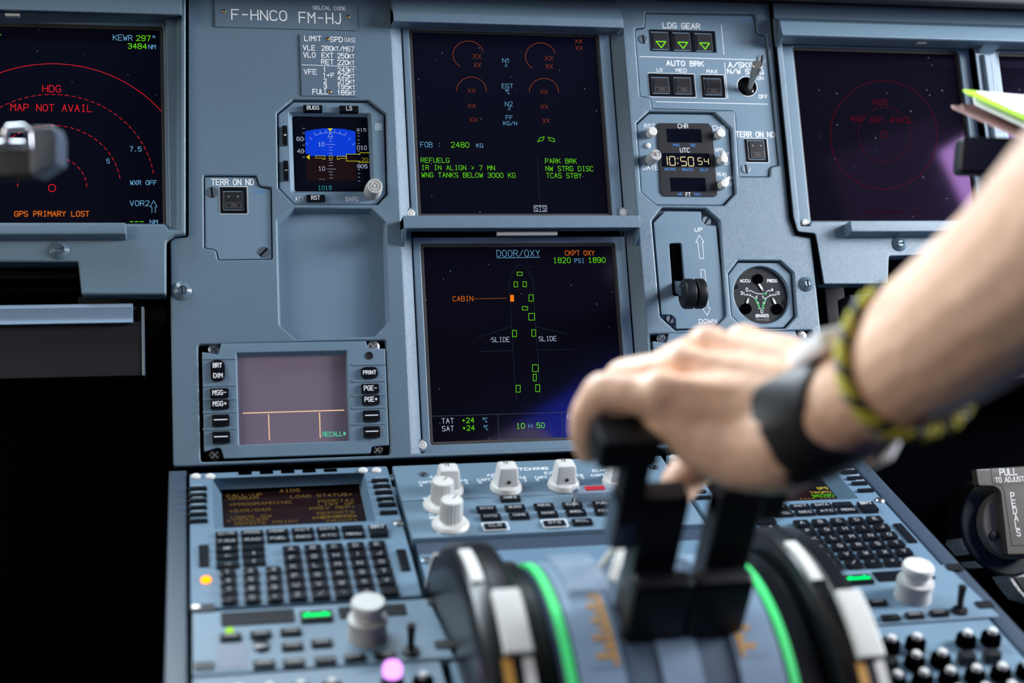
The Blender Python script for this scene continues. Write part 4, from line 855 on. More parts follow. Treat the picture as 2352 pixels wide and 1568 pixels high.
for q, mm_ in (((450, 1092), 'knob_white'), ((483, 1092), 'knob_white'), ((834, 1078), 'knob_white'), ((865, 1078), 'knob_white'), ((450, 1392), 'steel'), ((915, 1200), 'steel')):
    c = BF.at(*q, 1); MB().lathe(c, [(3.6, -.4), (3.6, .8), (2.6, 1.7), (.1, 2)], 22).build('screw', mm_, T)
for x in (495, 540, 590, 640, 690): 
    c = cI(x + 55 if 0 else x, 132)[0]
for k in range(5):
    x, y = 563 + k * 49, 1086.5 - k * 1.7; r = BF.rect(x - 16, y - 3, x + 16, y + 3, .1); MB().fill([rbox(r, 1)], .15).build('vent_slot', 'black_matte', T)
mcdu = T.top
m2 = dup(mcdu, BF.R @ Vector((368, 0, 0)) / 1000, 'right keyboard display unit, half hidden under the wrist')
for g_ in [o for ch in m2.children for o in ch.children if o.name.startswith('lettering')]: bpy.data.objects.remove(g_)
for g_ in [o for o in m2.children if o.name.startswith('annunciator_lamp')]: bpy.data.objects.remove(g_)
class TT: pass
def reframe(top, org, fr):
    t = Thing.__new__(Thing); t.top = top; t.org = org; t.fr = fr; t.group = t.kind = None; return t
T2 = reframe(m2, (84 + 368, -95, 0), BF); m = MB(); g_ = MB(); h = -13.8
sc2 = [o for o in m2.children if o.name.startswith('screen')][0]
tx(m, cK, '<INDEX', (905, 393, 1030, 406), h, .36, True, False, BF); tx(m, cK, 'TROPO', (1255, 378, 1362, 389), h, .36, True, False, BF); tx(g_, cK, '36090', (1262, 394, 1378, 406), h, .36, True, False, BF); tx(m, cK, '---- ----', (1200, 410, 1390, 420), h, .36, True, False, BF); tx(m, cK, 'GPS', (1290, 355, 1345, 366), h, .5, True, False, BF)
m.build('yellow_lettering', 'e_mcdu_bright', T2, sc2); g_.build('green_lettering', 'e_green', T2, sc2)

# ------------------------------------------------------------------ switching panel
T = Thing('switching_panel', 'narrow SWITCHING panel with a row of pale rotary selectors', 'switch panel', BF, (268, -30, 0))
MB().plate(rbox((161, -58, 375, -4), 1.5), [], -9, -.2, .6, 2).build('plate', 'unit_paint', T)
m = MB(); h = -.15
tx(m, cJ, 'SWITCHING', (745, 160, 1030, 176), h, .8, fr=BF)
for s_, q in (('ATT HDG', (250, 210, 440, 222)), ('CAPT', (178, 245, 262, 257)), ('F/O', (455, 232, 495, 245)), ('3', (185, 266, 200, 276)), ('3', (482, 250, 500, 260)), ('AIR DATA', (625, 196, 815, 210)), ('CAPT', (562, 228, 650, 242)), ('F/O', (845, 213, 880, 228)), ('NORM', (660, 212, 740, 222)), ('3', (570, 246, 588, 257)), ('3', (868, 232, 884, 246)),
              ('EIS DMC', (1005, 182, 1190, 196)), ('CAPT', (942, 212, 1020, 226)), ('F/O', (1222, 198, 1255, 213)), ('3', (948, 228, 965, 240)), ('3', (1246, 215, 1262, 226)), ('ECAM/ND', (1320, 167, 1480, 181)), ('NORM', (1405, 182, 1480, 192)), ('CAPT', (1312, 199, 1400, 211))):
    tx(m, cJ, s_, q, h, .5, fr=BF)
m.build('lettering', 'ink', T)
def selector(T, px, py, hh=20):
    """px,py = image point of the crown of the knob"""
    c = BF.at(px, py, hh)
    o = MB().lathe(c, [(12, 0), (12.2, 1), (11.4, 4), (10, 5)], 36).build('rotary_selector', 'knob_white', T)
    b = MB().hexa([(c[0] - 8.5, c[1] - 8, 4), (c[0] + 8.5, c[1] - 8, 4), (c[0] + 8.5, c[1] + 8, 4), (c[0] - 8.5, c[1] + 8, 4)], [(c[0] - 7.0, c[1] - 6.5, hh), (c[0] + 7.0, c[1] - 6.5, hh), (c[0] + 7.0, c[1] + 6.5, hh), (c[0] - 7.0, c[1] + 6.5, hh)]).build('grip', 'knob_white', T, o, bev=2.2)
    MB().line([(c[0], c[1] + 1), (c[0], c[1] + 6)], 1.0, hh + .04).line([(c[0] - 2, c[1] + 1), (c[0] - 2, c[1] + 6)], .7, hh + .04).build('pointer_line', 'ink_black', T, o)
    q = MB(); q.add([(c[0] + 1.6 * math.cos(a / 8 * math.pi), c[1] - 7.95, 9 + 1.6 * math.sin(a / 8 * math.pi)) for a in range(16)], [tuple(range(16))]); q.build('set_screw', 'ink_black', T, o)
for x, y in ((1031, 1071), (1166, 1066), (1299, 1061), (1425, 1055)): selector(T, x, y)
for x, y in ((973, 1089), (1503, 1073)): slot_screw(T, BF.at(x, y, 0), 3.6, 0, 60)

# ------------------------------------------------------------------ display control panel
T = Thing('display_control_panel', 'control panel of black page keys with two ribbed brightness knobs at its left', 'keypad unit', BF, (268, -85, 0))
MB().plate(rbox((161, -111, 375, -59), 1.5), [], -9, 0, .6, 2).build('plate', 'unit_paint', T)
kk = keyproto(T, 15, 7.2, 0, 2.6); kt = MB()
for s_, x, y in (('CONFIG', 778, 348), ('ENG', 623, 418), ('BLEED', 810, 410), ('PRESS', 1000, 400), ('ELEC', 1187, 392), ('HYD', 650, 470), ('COND', 838, 462), ('DOOR', 1026, 450), ('WHEEL', 1212, 441), ('CLR', 680, 532), ('STS', 1070, 513), ('RCL', 1252, 502), ('FUEL', 1385, 385), ('FCTL', 1400, 435)):
    c = bp(cJ, (x, y), 2.6)[0]; kk(c); text_uv(kt, s_, c[0] - 4.5, c[1] - 1.3, 9, 2.6, 2.7, .45)
kt.build('key_lettering', 'ink_soft', T)
m = MB()
for x, y in ((682, 532), (1072, 513)):
    c = bp(cJ, (x, y), 2)[0]; m.line(rbox((c[0] - 9, c[1] - 5.2, c[0] + 9, c[1] + 5.2), 1.5), .8, 1.2, True)
for s_, q in (('OFF', (208, 352, 240, 364)), ('BRT', (248, 335, 272, 347)), ('LOWER', (250, 450, 320, 462)), ('DISPLAY', (250, 476, 330, 490)), ('OFF', (300, 575, 350, 588))): tx(m, cJ, s_, q, .06, .5, fr=BF)
m.build('lettering', 'ink', T)
for x, y in ((1017, 1103), (1038, 1146)):
    hh = 21; c = BF.at(x, y, hh)
    o = MB().lathe(c, [(13.2, 0), (13.4, 1.5), (12, 3.4), (8.8, 4.5), (8.2, 5)], 40).build('brightness_knob', 'knob_white', T)
    MB().lathe(c, [(8.4, 4.5), (8.0, hh - 1), (7.2, hh), (.1, hh)], 48, rib=.09).build('grip', 'knob_white', T, o, sharp=60)
    MB().line([(c[0] + 1, c[1] + 1), (c[0] + 4, c[1] + 5)], .9, hh + .05).build('pointer_line', 'ink_black', T, o)
c = BF.at(1366, 1124, 8); o = MB().box((c[0] - 16, c[1] - 6, c[0] + 16, c[1] + 6), 0, 9, 1, 2).build('guarded_button', 'clear_plastic', T, label='clear guard over a red button')
MB().box((c[0] - 7.5, c[1] - 3, c[0] + 7.5, c[1] + 3), 8.5, 9.8, .5, 1).build('red_button', 'red_cap', T, o)
MB().tube([(c[0] - 17, c[1] - 4, 1), (c[0] - 17, c[1] - 4, 9), (c[0] - 14, c[1] - 4, 11)], 1.6).build('hinge', 'chrome', T, o)

# ------------------------------------------------------------------ radio panel (left one built, right one copied)
T = Thing('radio_panel', 'left radio tuning panel with tall pale double knob', 'radio panel', BF, (84, -215, 0))
rb = -251
MB().plate(rnd([(12, rb), (166, rb), (161, -186), (12, -186)], 1.5), [], -9, 0, .8, 2).build('plate', 'unit_paint', T)
r = br(cI, (378, 1092, 885, 1150), .5); MB().prism(rbox(r, 1), 0, .9, .3).build('frequency_window', 'black_gloss', T)
r = br(cI, (1175, 1055, 1650, 1100), .5); MB().prism(rbox(r, 1), 0, .9, .3).build('frequency_window', 'black_gloss', T)
c = bp(cI, (1030, 1097), 3)[0]; l = MB().box((c[0] - 10, c[1] - 5, c[0] + 10, c[1] + 5), 0, 2.4, .5, 1).build('transfer_key', 'black_gloss', T)
MB().line([(c[0] - 7, c[1]), (c[0] + 7, c[1])], 3.4, 2.5).line([(c[0] - 5, c[1] + 2), (c[0] - 7, c[1])], 2, 2.55).line([(c[0] + 5, c[1] + 2), (c[0] + 7, c[1])], 2, 2.55).build('green_arrow', 'e_led_green', T, l)
kk = keyproto(T, 13, 6, 0, 2.4)
for x, y in ((445, 1243), (650, 1225), (855, 1207), (865, 1305), (1066, 1283), (672, 1425), (875, 1417), (1090, 1400), (1290, 1382), (1495, 1365)): kk(bp(cI, (x, y), 2.4)[0])
km = MB()
for x, y in ((445, 1243), (650, 1225), (855, 1207), (865, 1305), (1066, 1283), (672, 1425), (875, 1417), (1290, 1382), (1495, 1365)):
    c = bp(cI, (x, y), 2.4)[0]; km.line([(c[0] - 3.5, c[1] + .4), (c[0] + 3.5, c[1] + .4)], .8, 2.5)
km.build('key_lettering', 'knob_grey', T)
c = bp(cI, (655, 1312), 1)[0]; MB().lathe(c, [(5, 0), (5, 2), (3, 2.4), (.1, 2.4)], 22).build('round_key', 'black_gloss', T)
c = bp(cI, (438, 1195), 2)[0]; MB().lathe(c, [(2.6, 0), (2.4, 1.2), (.1, 2)], 18).build('annunciator_lamp', 'e_lamp_yg', T, label='lit yellow-green lamp')
r = br(cI, (352, 1310, 560, 1460), .3); MB().prism(rbox(r, .5), 0, .4).build('label_plate', 'label_paper', T)
hh = 25; c = BF.at(846, 1380, hh)
o = MB().lathe(c, [(12.4, 0), (11.6, 7), (12.4, 11), (12.2, 13), (9.5, 14)], 40).build('tuning_knob', 'knob_grey', T)
MB().lathe(c, [(9.2, 13.5), (8.8, 17), (10.4, 20), (10.6, 23.5), (9.8, hh), (.1, hh)], 40).build('inner_knob', 'knob_white', T, o)
c = BF.at(945, 1440, 16); MB().tube([(c[0], c[1] - 3, 0), (c[0], c[1] - 1, 8), (c[0], c[1], 18)], [2.2, 2.2, 2.8], 16).lathe((c[0], c[1] - 3), [(5.5, 0), (5, 2), (2, 2.4)], 20).build('toggle_switch', 'black', T)
for x, y in ((470, 1397), (470, 1530), (1003, 1382), (1020, 1480)):
    c = BF.at(x, y, .2); MB().box((c[0] - 6, c[1] - 4, c[0] + 6, c[1] + 4), 0, 1, .3, 2).build('latch', 'black', T)
rmp = T.top
dup(rmp, BF.R @ Vector((368, 4, 0)) / 1000, 'right radio tuning panel beside the right trim wheel')

# ------------------------------------------------------------------ audio panel
T = Thing('audio_panel', 'left audio panel along the bottom edge with a glowing violet knob', 'audio panel', BF, (84, rb - 40, 0))
MB().plate(rbox((12, rb - 130, 157, rb - 1.5), 1.5), [], -9, -.5, .6, 2).build('plate', 'unit_paint', T)
kbm = {}
def kb(T, c): MB().box((c[0] - 5.5, c[1] - 3.5, c[0] + 5.5, c[1] + 3.5), 0, 7, .8, 1.5).build('reception_key', 'black', T)
def stub(T, c, hh, top='knob_white', body='black'):
    o = MB().lathe(c, [(6.6, 0), (6.4, hh - 5), (4.0, hh - 3)], 18).build('volume_knob', 'black_matte', T)
    MB().lathe(c, [(2.9, hh - 3.2), (2.7, hh - .6), (2.0, hh), (.1, hh)], 16).build('knob_cap', top, T, o)
for j, (v_, off, n__) in enumerate(((-279, 0, 8), (-297, 8, 7), (-315, 4, 8), (-333, 0, 8))):
    for i in range(n__):
        if j == 0 and i == 5: continue
        if j == 1 and i not in (3, 4): kb(T, (19.5 + off + i * 17.6, v_)); continue
        stub(T, (19.5 + off + i * 17.6, v_), 11)
acp = T.top
dup(acp, BF.R @ Vector((368, 4, 0)) / 1000, 'right audio panel at the bottom right corner with rows of black knobs')
hh = 20; c = BF.at(902, 1524, hh); o = MB().lathe(c, [(6.8, 0), (6.4, 12), (5, 13)], 24).build('volume_knob', 'black', T)
MB().lathe(c, [(5.6, 13), (5.6, 18), (4.6, hh), (.1, hh)], 24).build('knob_cap', 'e_violet', T, o, label='glowing violet cap')

# ------------------------------------------------------------------ thrust quadrant
WY, WZ, WR = -.3307, .6715, 134.6
QX = BF.O.x; QY, QZ, QR = -.3525, .6889, .1081
def QA(a, r): return (QY + r * math.cos(math.radians(a)), QZ + r * math.sin(math.radians(a)))
QF = Frame((QX + .268, QY, QZ), (1, 0, 0), (0, 1, 0), (0, 0, 1))
def arcstrip(mb, u0, u1, r0, r1, a0, a1, n=40, rd=0):
    """curved band between radii r0<r1 (mm), u0..u1 across (relative to the quadrant centre)"""
    for i in range(n):
        A = math.radians(a0 + (a1 - a0) * i / n); B = math.radians(a0 + (a1 - a0) * (i + 1) / n)
        P = lambda u, r, a: (u, r * math.cos(a), r * math.sin(a))
        mb.add([P(u0, r1, A), P(u1, r1, A), P(u1, r1, B), P(u0, r1, B), P(u0, r0, A), P(u1, r0, A), P(u1, r0, B), P(u0, r0, B)], [(0, 1, 2, 3), (7, 6, 5, 4), (0, 3, 7, 4), (1, 5, 6, 2)])
    for a in (a0, a1):
        A = math.radians(a); P = lambda u, r: (u, r * math.cos(A), r * math.sin(A)); mb.add([P(u0, r0), P(u1, r0), P(u1, r1), P(u0, r1)], [(0, 1, 2, 3)])
    return mb
T = Thing('thrust_quadrant', 'domed silver-blue lever quadrant with two bright green bands', 'lever quadrant', QF, (0, 0, 0))
m = MB(); arcstrip(m, -64, 64, 60, 105.5, 20, 200, 60); m.build('dome', 'body_dark', T)
for s in (-1, 1):
    m = MB(); arcstrip(m, min(s * 32, s * 57), max(s * 32, s * 57), 100, 107.8, 35, 190, 60).build('cover_strip', 'silver_blue', T)
    m = MB(); arcstrip(m, s * 61.4 - 2.4, s * 61.4 + 2.4, 104, 108.1, 64, 190, 60).build('green_band', 'green_band', T)
    m = MB(); g0, g1 = sorted((s * 34, s * 50))
    arcstrip(m, g0, g1, 107, 108.2, 108, 138, 16).build('scale_plate', 'silver_blue', T)
    m = MB()
    for k, (a, wd) in enumerate(((112, 3), (116, 6), (119, 3), (122, 6), (125, 3), (128, 8), (131, 3), (134, 8))):
        uu = s * 36 if s > 0 else -38
        arcstrip(m, uu - (wd if s < 0 else 0), uu + (wd if s > 0 else 2), 107, 108.6, a, a + 1.6, 2)
    arcstrip(m, *(sorted((s * 34.5, s * 36.5))), 107, 108.6, 112, 138, 10)
    m.build('orange_scale', 'ink_orange', T)
m = MB(); arcstrip(m, -11, 11, 100, 107.0, 35, 190, 60).build('centre_strip', 'silver_blue', T)
for g0, g1 in ((-78, -66), (66, 83)):
    m = MB()
    for i in range(40):
        A = math.radians(60 + i * 3.5); B = math.radians(60 + (i + 1) * 3.5); oy, oz = (WY - QY) * 1000, (WZ - QZ) * 1000; P = lambda u, r, a: (u, oy + r * math.cos(a), oz + r * math.sin(a))
        m.add([P(g0, 122, A), P(g1, 122, A), P(g1, 122, B), P(g0, 122, B), P(g0, 60, A), P(g1, 60, A), P(g1, 60, B), P(g0, 60, B)], [(0, 1, 2, 3), (0, 3, 7, 4), (1, 5, 6, 2)])
    m.build('side_cover', 'black_satin', T)
# clear curved guard at the front of the quadrant
m = MB(); arcstrip(m, -52, -28, 108.4, 113, 84, 112, 20); m.build('clear_guard', 'clear_plastic', T)
m = MB(); pts = [(-20, 118 * math.cos(math.radians(a)), 118 * math.sin(math.radians(a))) for a in range(84, 116, 3)]
m = MB().tube([(-30, *QA(112, .118)), ] if 0 else [(-27 + 9 * math.sin(t / 9 * math.pi), -40 + 26 * t / 9, 108 + 16 * math.sin(t / 9 * math.pi)) for t in range(10)], 2.4, 10).build('guard_rim', 'knob_white', T)

# ------------------------------------------------------------------ trim wheels
WFr = Frame((QX, WY, WZ), (1, 0, 0), (0, 1, 0), (0, 0, 1))
def trimwheel(uc, label, ph):
    T = Thing('trim_wheel', label, 'trim wheel', WFr, (uc, 0, 0), 'pitch trim wheels beside the thrust quadrant')
    m = MB(); hw = 16
    prof = [(WR - 62, -hw + 10), (WR - 22, -hw + 5), (WR - 14, -hw + 3.5), (WR - 7, -hw + 4), (WR - 3, -hw + 6), (WR - .6, -hw + 10), (WR, -1.5), (WR - 1.6, 0), (WR, 1.5), (WR, hw - 5), (WR - 1, hw - 2), (WR - 4, hw), (WR - 16, hw - 2), (WR - 55, hw - 6)]
    xlathe(m, uc, 0, 0, prof, 96); m.build('rim', 'black_satin', T)
    m = MB(); xlathe(m, uc, 0, 0, [(30, -hw - 2), (30, hw + 2)], 32); m.build('hub', 'black', T)
    for a0, a1, x0_, x1_, up, mm_ in ((93, 111, -8.5, -1.5, .9, 'knob_white'), (116, 134.5, -.5, 15.5, 4.5, 'knob_white'), (135, 175, -2, 3.5, .5, 'ink_orange'), (135, 175, 9, 15, .5, 'knob_white'), (40, 60, -11, -.5, .6, 'knob_white'), (0, 20, -2, 17, 4.5, 'knob_white'), (-60, -40, -11, -.5, .6, 'knob_white'), (-110, -92, -2, 17, 4.5, 'knob_white')):
        m = MB(); arcstrip(m, uc + x0_, uc + x1_, WR - 1.2, WR + up, a0 + ph, a1 + ph, 12 if up < 1 else 4)
        m.build('rim_stripe' if up < 1 else 'grip_block', mm_, T, bev=1.6 if up > 1 else 0)
    return T
trimwheel(173, 'left black trim wheel with white marks on its rim', 0)
trimwheel(369, 'right black trim wheel with white marks on its rim', 7)

# ------------------------------------------------------------------ thrust levers and reverser latches
def lever(uc, label, ang, sgn):
    LF = Frame((QX + uc / 1000, QY, QZ), (1, 0, 0), (0, math.sin(math.radians(ang)), math.cos(math.radians(ang))), (0, -math.cos(math.radians(ang)), math.sin(math.radians(ang))))
    # local: u across, v along the lever, h towards the pilot
    T = Thing('thrust_lever', label, 'lever', LF, (0, 60, 0))
    f = -sgn
    bx = lambda a, b_, v0_, v1_, h0_, h1_: (min(a * sgn, b_ * sgn), v0_, max(a * sgn, b_ * sgn), v1_, h0_, h1_)
    def B(nm, m_, a, b_, v0_, v1_, h0_, h1_, bv=2):
        x = bx(a, b_, v0_, v1_, h0_, h1_); return MB().box(x[:4], x[4], x[5]).build(nm, m_, T, bev=bv)
    B('shaft', 'black', -12.5, 12.5, 60, 192, -10, 8, 2.5)
    B('neck', 'black', *((12, 26) if sgn < 0 else (-10, 12.5)), 186, 216, -8, 6)
    B('neck_yoke', 'black', -12.5, 26, 176, 194, -9, 7)
    if sgn < 0: B('side_boss', 'body_dark', 11, 27, 158, 190, -12, 6, 4)
    B('grip', 'black', *((8, 41) if sgn < 0 else (-12, 20)), 212, 231, -20, 6, 4)
    B('reverser_latch', 'black', -21, 14, 100, 146, 6, 20, 5)
    return T
lever(253, 'left black thrust lever with block grip under the fingertips', -30, -1)
lever(294, 'right black thrust lever, its grip hidden under the palm', -30, 1)
# ------------------------------------------------------------------ flight deck shell
def wbox(name, x0, y0, z0, x1, y1, z1, m, kind='structure', **k):
    T = Thing(name, None, None, WF, ((x0 + x1) * 500, (y0 + y1) * 500, z0 * 1000), None, False, kind)
    return MB().box((x0 * 1000, y0 * 1000, x1 * 1000, y1 * 1000), z0 * 1000, z1 * 1000).build(name, m, T)
wbox('floor', -1.3, -2.4, -.03, 1.5, .62, 0, 'black_matte')
wbox('wall_front', -1.3, .55, 0, 1.5, .62, 1.18, 'black_matte')
wbox('wall_left', -1.36, -2.4, 0, -1.3, .62, 1.12, 'black_matte')
wbox('wall_right', 1.5, -2.4, 0, 1.56, .62, 1.12, 'black_matte')
wbox('wall_back', -1.3, -2.46, 0, 1.5, -2.4, 2.1, 'charcoal')
wbox('ceiling', -1.36, -2.46, 2.1, 1.56, .62, 2.14, 'body_dark')
# coaming above the panels
T = Thing('glareshield', 'dark padded glareshield along the top right edge of the picture', 'glareshield', PF, (100, 262, 0))
v0 = PF.at(1800, 4, 40)[1]
MB().xprism([(v0, 40), (v0 + 3, 46), (v0 + 60, 60), (v0 + 75, 20), (v0 + 40, -220), (v0 + 14, -220), (v0 + 16, 8), (v0 + 12, 34)], -420, 760).build('hood', 'charcoal', T, bev=2)
# foot well lining below the panels, near-black to put in their shade
T = Thing('footwell_bulkhead', 'lining below the instrument panels, blackened to put in the foot well shade', 'lining', PF, (60, -200, -60))
MB().box((-620, -620, 900, -20), -75, -60).box((cl + 6, -240, 340, -150), -60, -14).build('lining', 'black_matte', T)
m = MB().box(PF.rect(178, 680, 384, 778, -40), -60, -40, 2).build('bracket', 'charcoal', T)
MB().box(PF.rect(-190, 560, 178, 640, -30), -60, -30, 2).build('bracket', 'charcoal', T)
MB().box(PF.rect(2048, 596, 2600, 690, -30), -60, -30, 2).build('bracket', 'charcoal', T)
MB().box(PF.rect(1893, 660, 1950, 760, -45), -60, -45, 2).build('bracket', 'charcoal', T)

# ------------------------------------------------------------------ sliding tables under the outer displays
T = Thing('sliding_table', 'left stowed sliding table with dark front and blue-grey rail on top', 'table', PF, (*PF.at(150, 780, 0), 0))
r = PF.rect(-180, 745, 332, 862, 0); r2 = PF.rect(-180, 702, 305, 741, 4)
MB().box(r, -25, 0, .8).build('front_panel', 'charcoal', T)
MB().box((r[0], r[3], r[2] - 6, r[3] + 12), -25, -4, .8).build('top_edge', 'charcoal', T)
MB().xprism([(r2[3], -6), (r2[3], 2), (r2[3] - 3, 4.5), (r2[1] + 5.5, 1.5), (r2[1] + 3.5, 1.5), (r2[1], 6), (r2[1], -6)], r2[0], r2[2]).build('rail', 'silver_blue', T, bev=.4)
MB().box((r[2] - 1.5, r[1], r[2] + .3, r[3] + 11), -20, 1, .5).build('end_trim', 'screw_metal', T)
T = Thing('sliding_table', 'right stowed sliding table with ribbed rail, mostly behind the forearm', 'table', PF, (*PF.at(2100, 720, 0), 0))
r = PF.rect(1968, 730, 2600, 860, 0); r2 = PF.rect(1990, 674, 2600, 712, 4)
MB().box(r, -25, 0, .8).build('front_panel', 'charcoal', T)
MB().box(PF.rect(1952, 676, 1992, 728, 0), -25, 0, .8).build('end_block', 'charcoal', T)
MB().xprism([(r2[3], -6), (r2[3], 2), (r2[3] - 3, 4.5), (r2[1] + 5.5, 1.5), (r2[1] + 3.5, 1.5), (r2[1], 6), (r2[1], -6)], r2[0], r2[2]).build('rail', 'silver_blue', T, bev=.4)

# ------------------------------------------------------------------ pedal adjuster
T = Thing('pedal_adjuster', 'brownish grey T-shaped handle lettered PULL TO ADJUST PEDALS', 'handle', PF, (*PF.at(2310, 1170, -10), -10))
mat('taupe_plate', (.045, .036, .030), .45, bump=.15)
mat('cast_metal', (.30, .28, .26), .5, bump=.8, bscale=500, mott=.35)
h = -8
MB().prism(rnd(pp(cK, (2105, 262, 2470, 238, 2478, 322, 2400, 332, 2384, 350, 2420, 700, 2268, 702, 2232, 372, 2200, 350, 2118, 348), h), [1, 1, 2, 3, 3, 2, 2, 5, 4, 3]), h - 8, h, 1).build('handle_plate', 'taupe_plate', T)
m = MB(); tx(m, cK, 'PULL', (2228, 262, 2316, 294), h + .1, 1.1); tx(m, cK, 'TO ADJUST', (2206, 306, 2352, 330), h + .1, .8)
for k, ch in enumerate('PEDALS'): tx(m, cK, ch, (2284 + k * 6.2, 383 + k * 38, 2302 + k * 6.2, 415 + k * 38), h + .1, 1.0)
m.build('lettering', 'ink_grey' if 0 else 'knob_grey', T)
m = MB().line(pp(cK, (2462, 244, 2182, 258, 2190, 330, 2236, 345, 2250, 370, 2290, 655, 2400, 650), h + .08), .7, h + .08).build('groove', 'black', T)
cc = pp(cK, (2300, 545), -20)[0]; rr = abs(cc[0] - pp(cK, (2138, 545), -20)[0][0])
MB().lathe(cc, [(rr * 1.0, -30), (rr, -19), (rr - 1, -18)], 60).build('pivot_disc', 'taupe', T)
c = pp(cK, (2198, 604), -17)[0]; MB().lathe(c, [(4.2, -18), (4, -15.5), (.1, -15)], 20).build('screw', 'black', T)
T = Thing('adjuster_housing', 'dark round housing with speckled metal casting at the lower right edge', 'housing', PF, (cc[0], cc[1], -40))
MB().lathe(cc, [(rr * 1.45, -60), (rr * 1.45, -31), (rr * 1.38, -30)], 72).build('housing', 'black', T)
MB().prism(pp(cK, (2050, 562, 2110, 665, 2195, 742, 2190, 790, 2120, 760, 2020, 640), -36), -60, -34, .8).build('casting', 'cast_metal', T)
MB().prism(pp(cK, (2240, 775, 2560, 735, 2560, 990, 2352, 930, 2300, 870), -36), -60, -34, .8).build('casting', 'cast_metal', T)
MB().prism(pp(cK, (2300, 815, 2560, 800, 2560, 960, 2352, 890), -33), -36, -33, .8).build('opening', 'black', T)

# ------------------------------------------------------------------ mount clamp at the left edge
class CFrame(Frame): pass
def camframe(px, py, d):
    f = Frame(W3(px, py, d), CAMROT @ Vector((1, 0, 0)), CAMROT @ Vector((0, 1, 0)), CAMROT @ Vector((0, 0, 1))); return f
CF = camframe(70, 350, .82); K1 = .82 / FPX * 1000
q = lambda x, y: ((x - 70) * K1, (350 - y) * K1)
T = Thing('mount_clamp', 'blurred grey block with chrome loop at the left edge', 'mount', CF, (0, 0, 0))
mat('block_grey', (.045, .062, .095), .4)
MB().prism(rnd([q(72, 293), q(128, 292), q(136, 318), q(136, 378), q(82, 412), q(74, 396)], 2.5), -14, 4, 1.5).build('block', 'block_grey', T)
MB().tube([(*q(18, 345), 3), (*q(17, 305), 4), (*q(26, 296), 5), (*q(60, 294), 5), (*q(72, 304), 4), (*q(74, 345), 3)], 1.9, 14).build('chrome_loop', 'chrome', T)
MB().prism(rnd([q(-60, 338), q(76, 338), q(80, 402), q(60, 409), q(-60, 409)], 3), -14, 1, 1.5).build('joint_body', 'black', T)
MB().tube([(*q(-60, 333), 4), (*q(62, 333), 4)], 2.0, 14).build('rod', 'chrome', T)
CF = camframe(2280, 358, .92); K2 = .92 / FPX * 1000
q = lambda x, y: ((x - 2280) * K2, (358 - y) * K2)
solid('plastic_handle', 'black round-ended plastic block just above the forearm at right', 'handle', CF, (0, 0, 0), MB().plate(rnd([q(2202, 398), q(2210, 312), q(2560, 320), q(2560, 410)], 4), [], -14, 0, 3, 5, True), 'black')

# ------------------------------------------------------------------ papers held at the right edge
def sheet(name, label, cat, pts, th, m, grp=None):
    P = [W3(*p) for p in pts]; n = (P[1] - P[0]).cross(P[-1] - P[0]).normalized()
    if n.z < 0: n = -n
    mb = MB(); A = [tuple(p * 1000) for p in P]; B = [tuple((p - n * th) * 1000) for p in P]
    mb.strip(A, B); mb.add(A, [tuple(range(len(A)))]); mb.add(B, [tuple(range(len(B)))])
    c = sum(P, Vector()) / len(P) * 1000
    return solid(name, label, cat, WF, tuple(c), mb, m)
sheet('paper_sheet', 'white paper sheet lying on top of the green-edged one', 'paper', [(2242, 209, .955), (2620, 240, 1.02), (2620, 360, .86), (2330, 252, .925)], .0006, 'paper')
sheet('paper_folder', 'lime green sheet with pointed corner under the white paper', 'paper', [(2213, 205, .955), (2240, 208, .96), (2620, 243, 1.03), (2620, 390, .85), (2225, 214, .945)], .0012, 'paper_green')
sheet('paper_sheet', 'off-white sheet just below the green one', 'paper', [(2236, 222, .957), (2620, 262, 1.03), (2620, 412, .85), (2240, 238, .945)], .0008, 'paper')
sheet('card_folder', 'brown card below the papers with a pale worn edge', 'card', [(2208, 238, .957), (2240, 240, .965), (2620, 300, 1.03), (2620, 424, .85), (2215, 250, .945)], .0015, 'card_brown')
sheet('card_folder', 'pinkish pointed strip lowest in the paper stack', 'card', [(2186, 241, .957), (2210, 243, .965), (2620, 330, 1.03), (2620, 438, .85), (2192, 247, .945)], .0012, 'card_pink' if 'card_pink' in M else mat('card_pink', (.45, .28, .26), .6).name)

# ------------------------------------------------------------------ the pilot's forearm and hand
def sph(bm, P, r, sub=2):
    bmesh.ops.create_icosphere(bm, subdivisions=sub, radius=r, matrix=Matrix.Translation(P))
def capsule(bm, A, ra, B, rb, n=16):
    A, B = Vector(A), Vector(B); d = (B - A); L = d.length
    sph(bm, A, ra); sph(bm, B, rb)
    if L < 1e-5: return
    q = Vector((0, 0, 1)).rotation_difference(d).to_matrix().to_4x4()
    bmesh.ops.create_cone(bm, cap_ends=True, segments=n, radius1=ra, radius2=rb, depth=L, matrix=Matrix.Translation((A + B) / 2) @ q)
def chain(bm, pts):
    for a, b in zip(pts, pts[1:]): capsule(bm, W3(*a[:3]), a[3], W3(*b[:3]), b[3])
bm = bmesh.new()
EL, MID, WR_ = (2790, 300, .47), (2352, 638, .60), (1985, 912, .69)
chain(bm, [(*EL, .046), (2560, 470, .535, .043), (*MID, .0375), (2180, 775, .645, .033), (2060, 862, .672, .0285), (1945, 925, .698, .0235), (1860, 965, .705, .024)])
chain(bm, [(2352, 600, .61, .034), (2150, 750, .655, .030), (1975, 895, .705, .0225), (1880, 905, .725, .022)])
chain(bm, [(1945, 960, .697, .0205), (1800, 1015, .703, .0255), (1720, 1030, .715, .023), (1620, 995, .722, .020), (1545, 955, .722, .0155)])
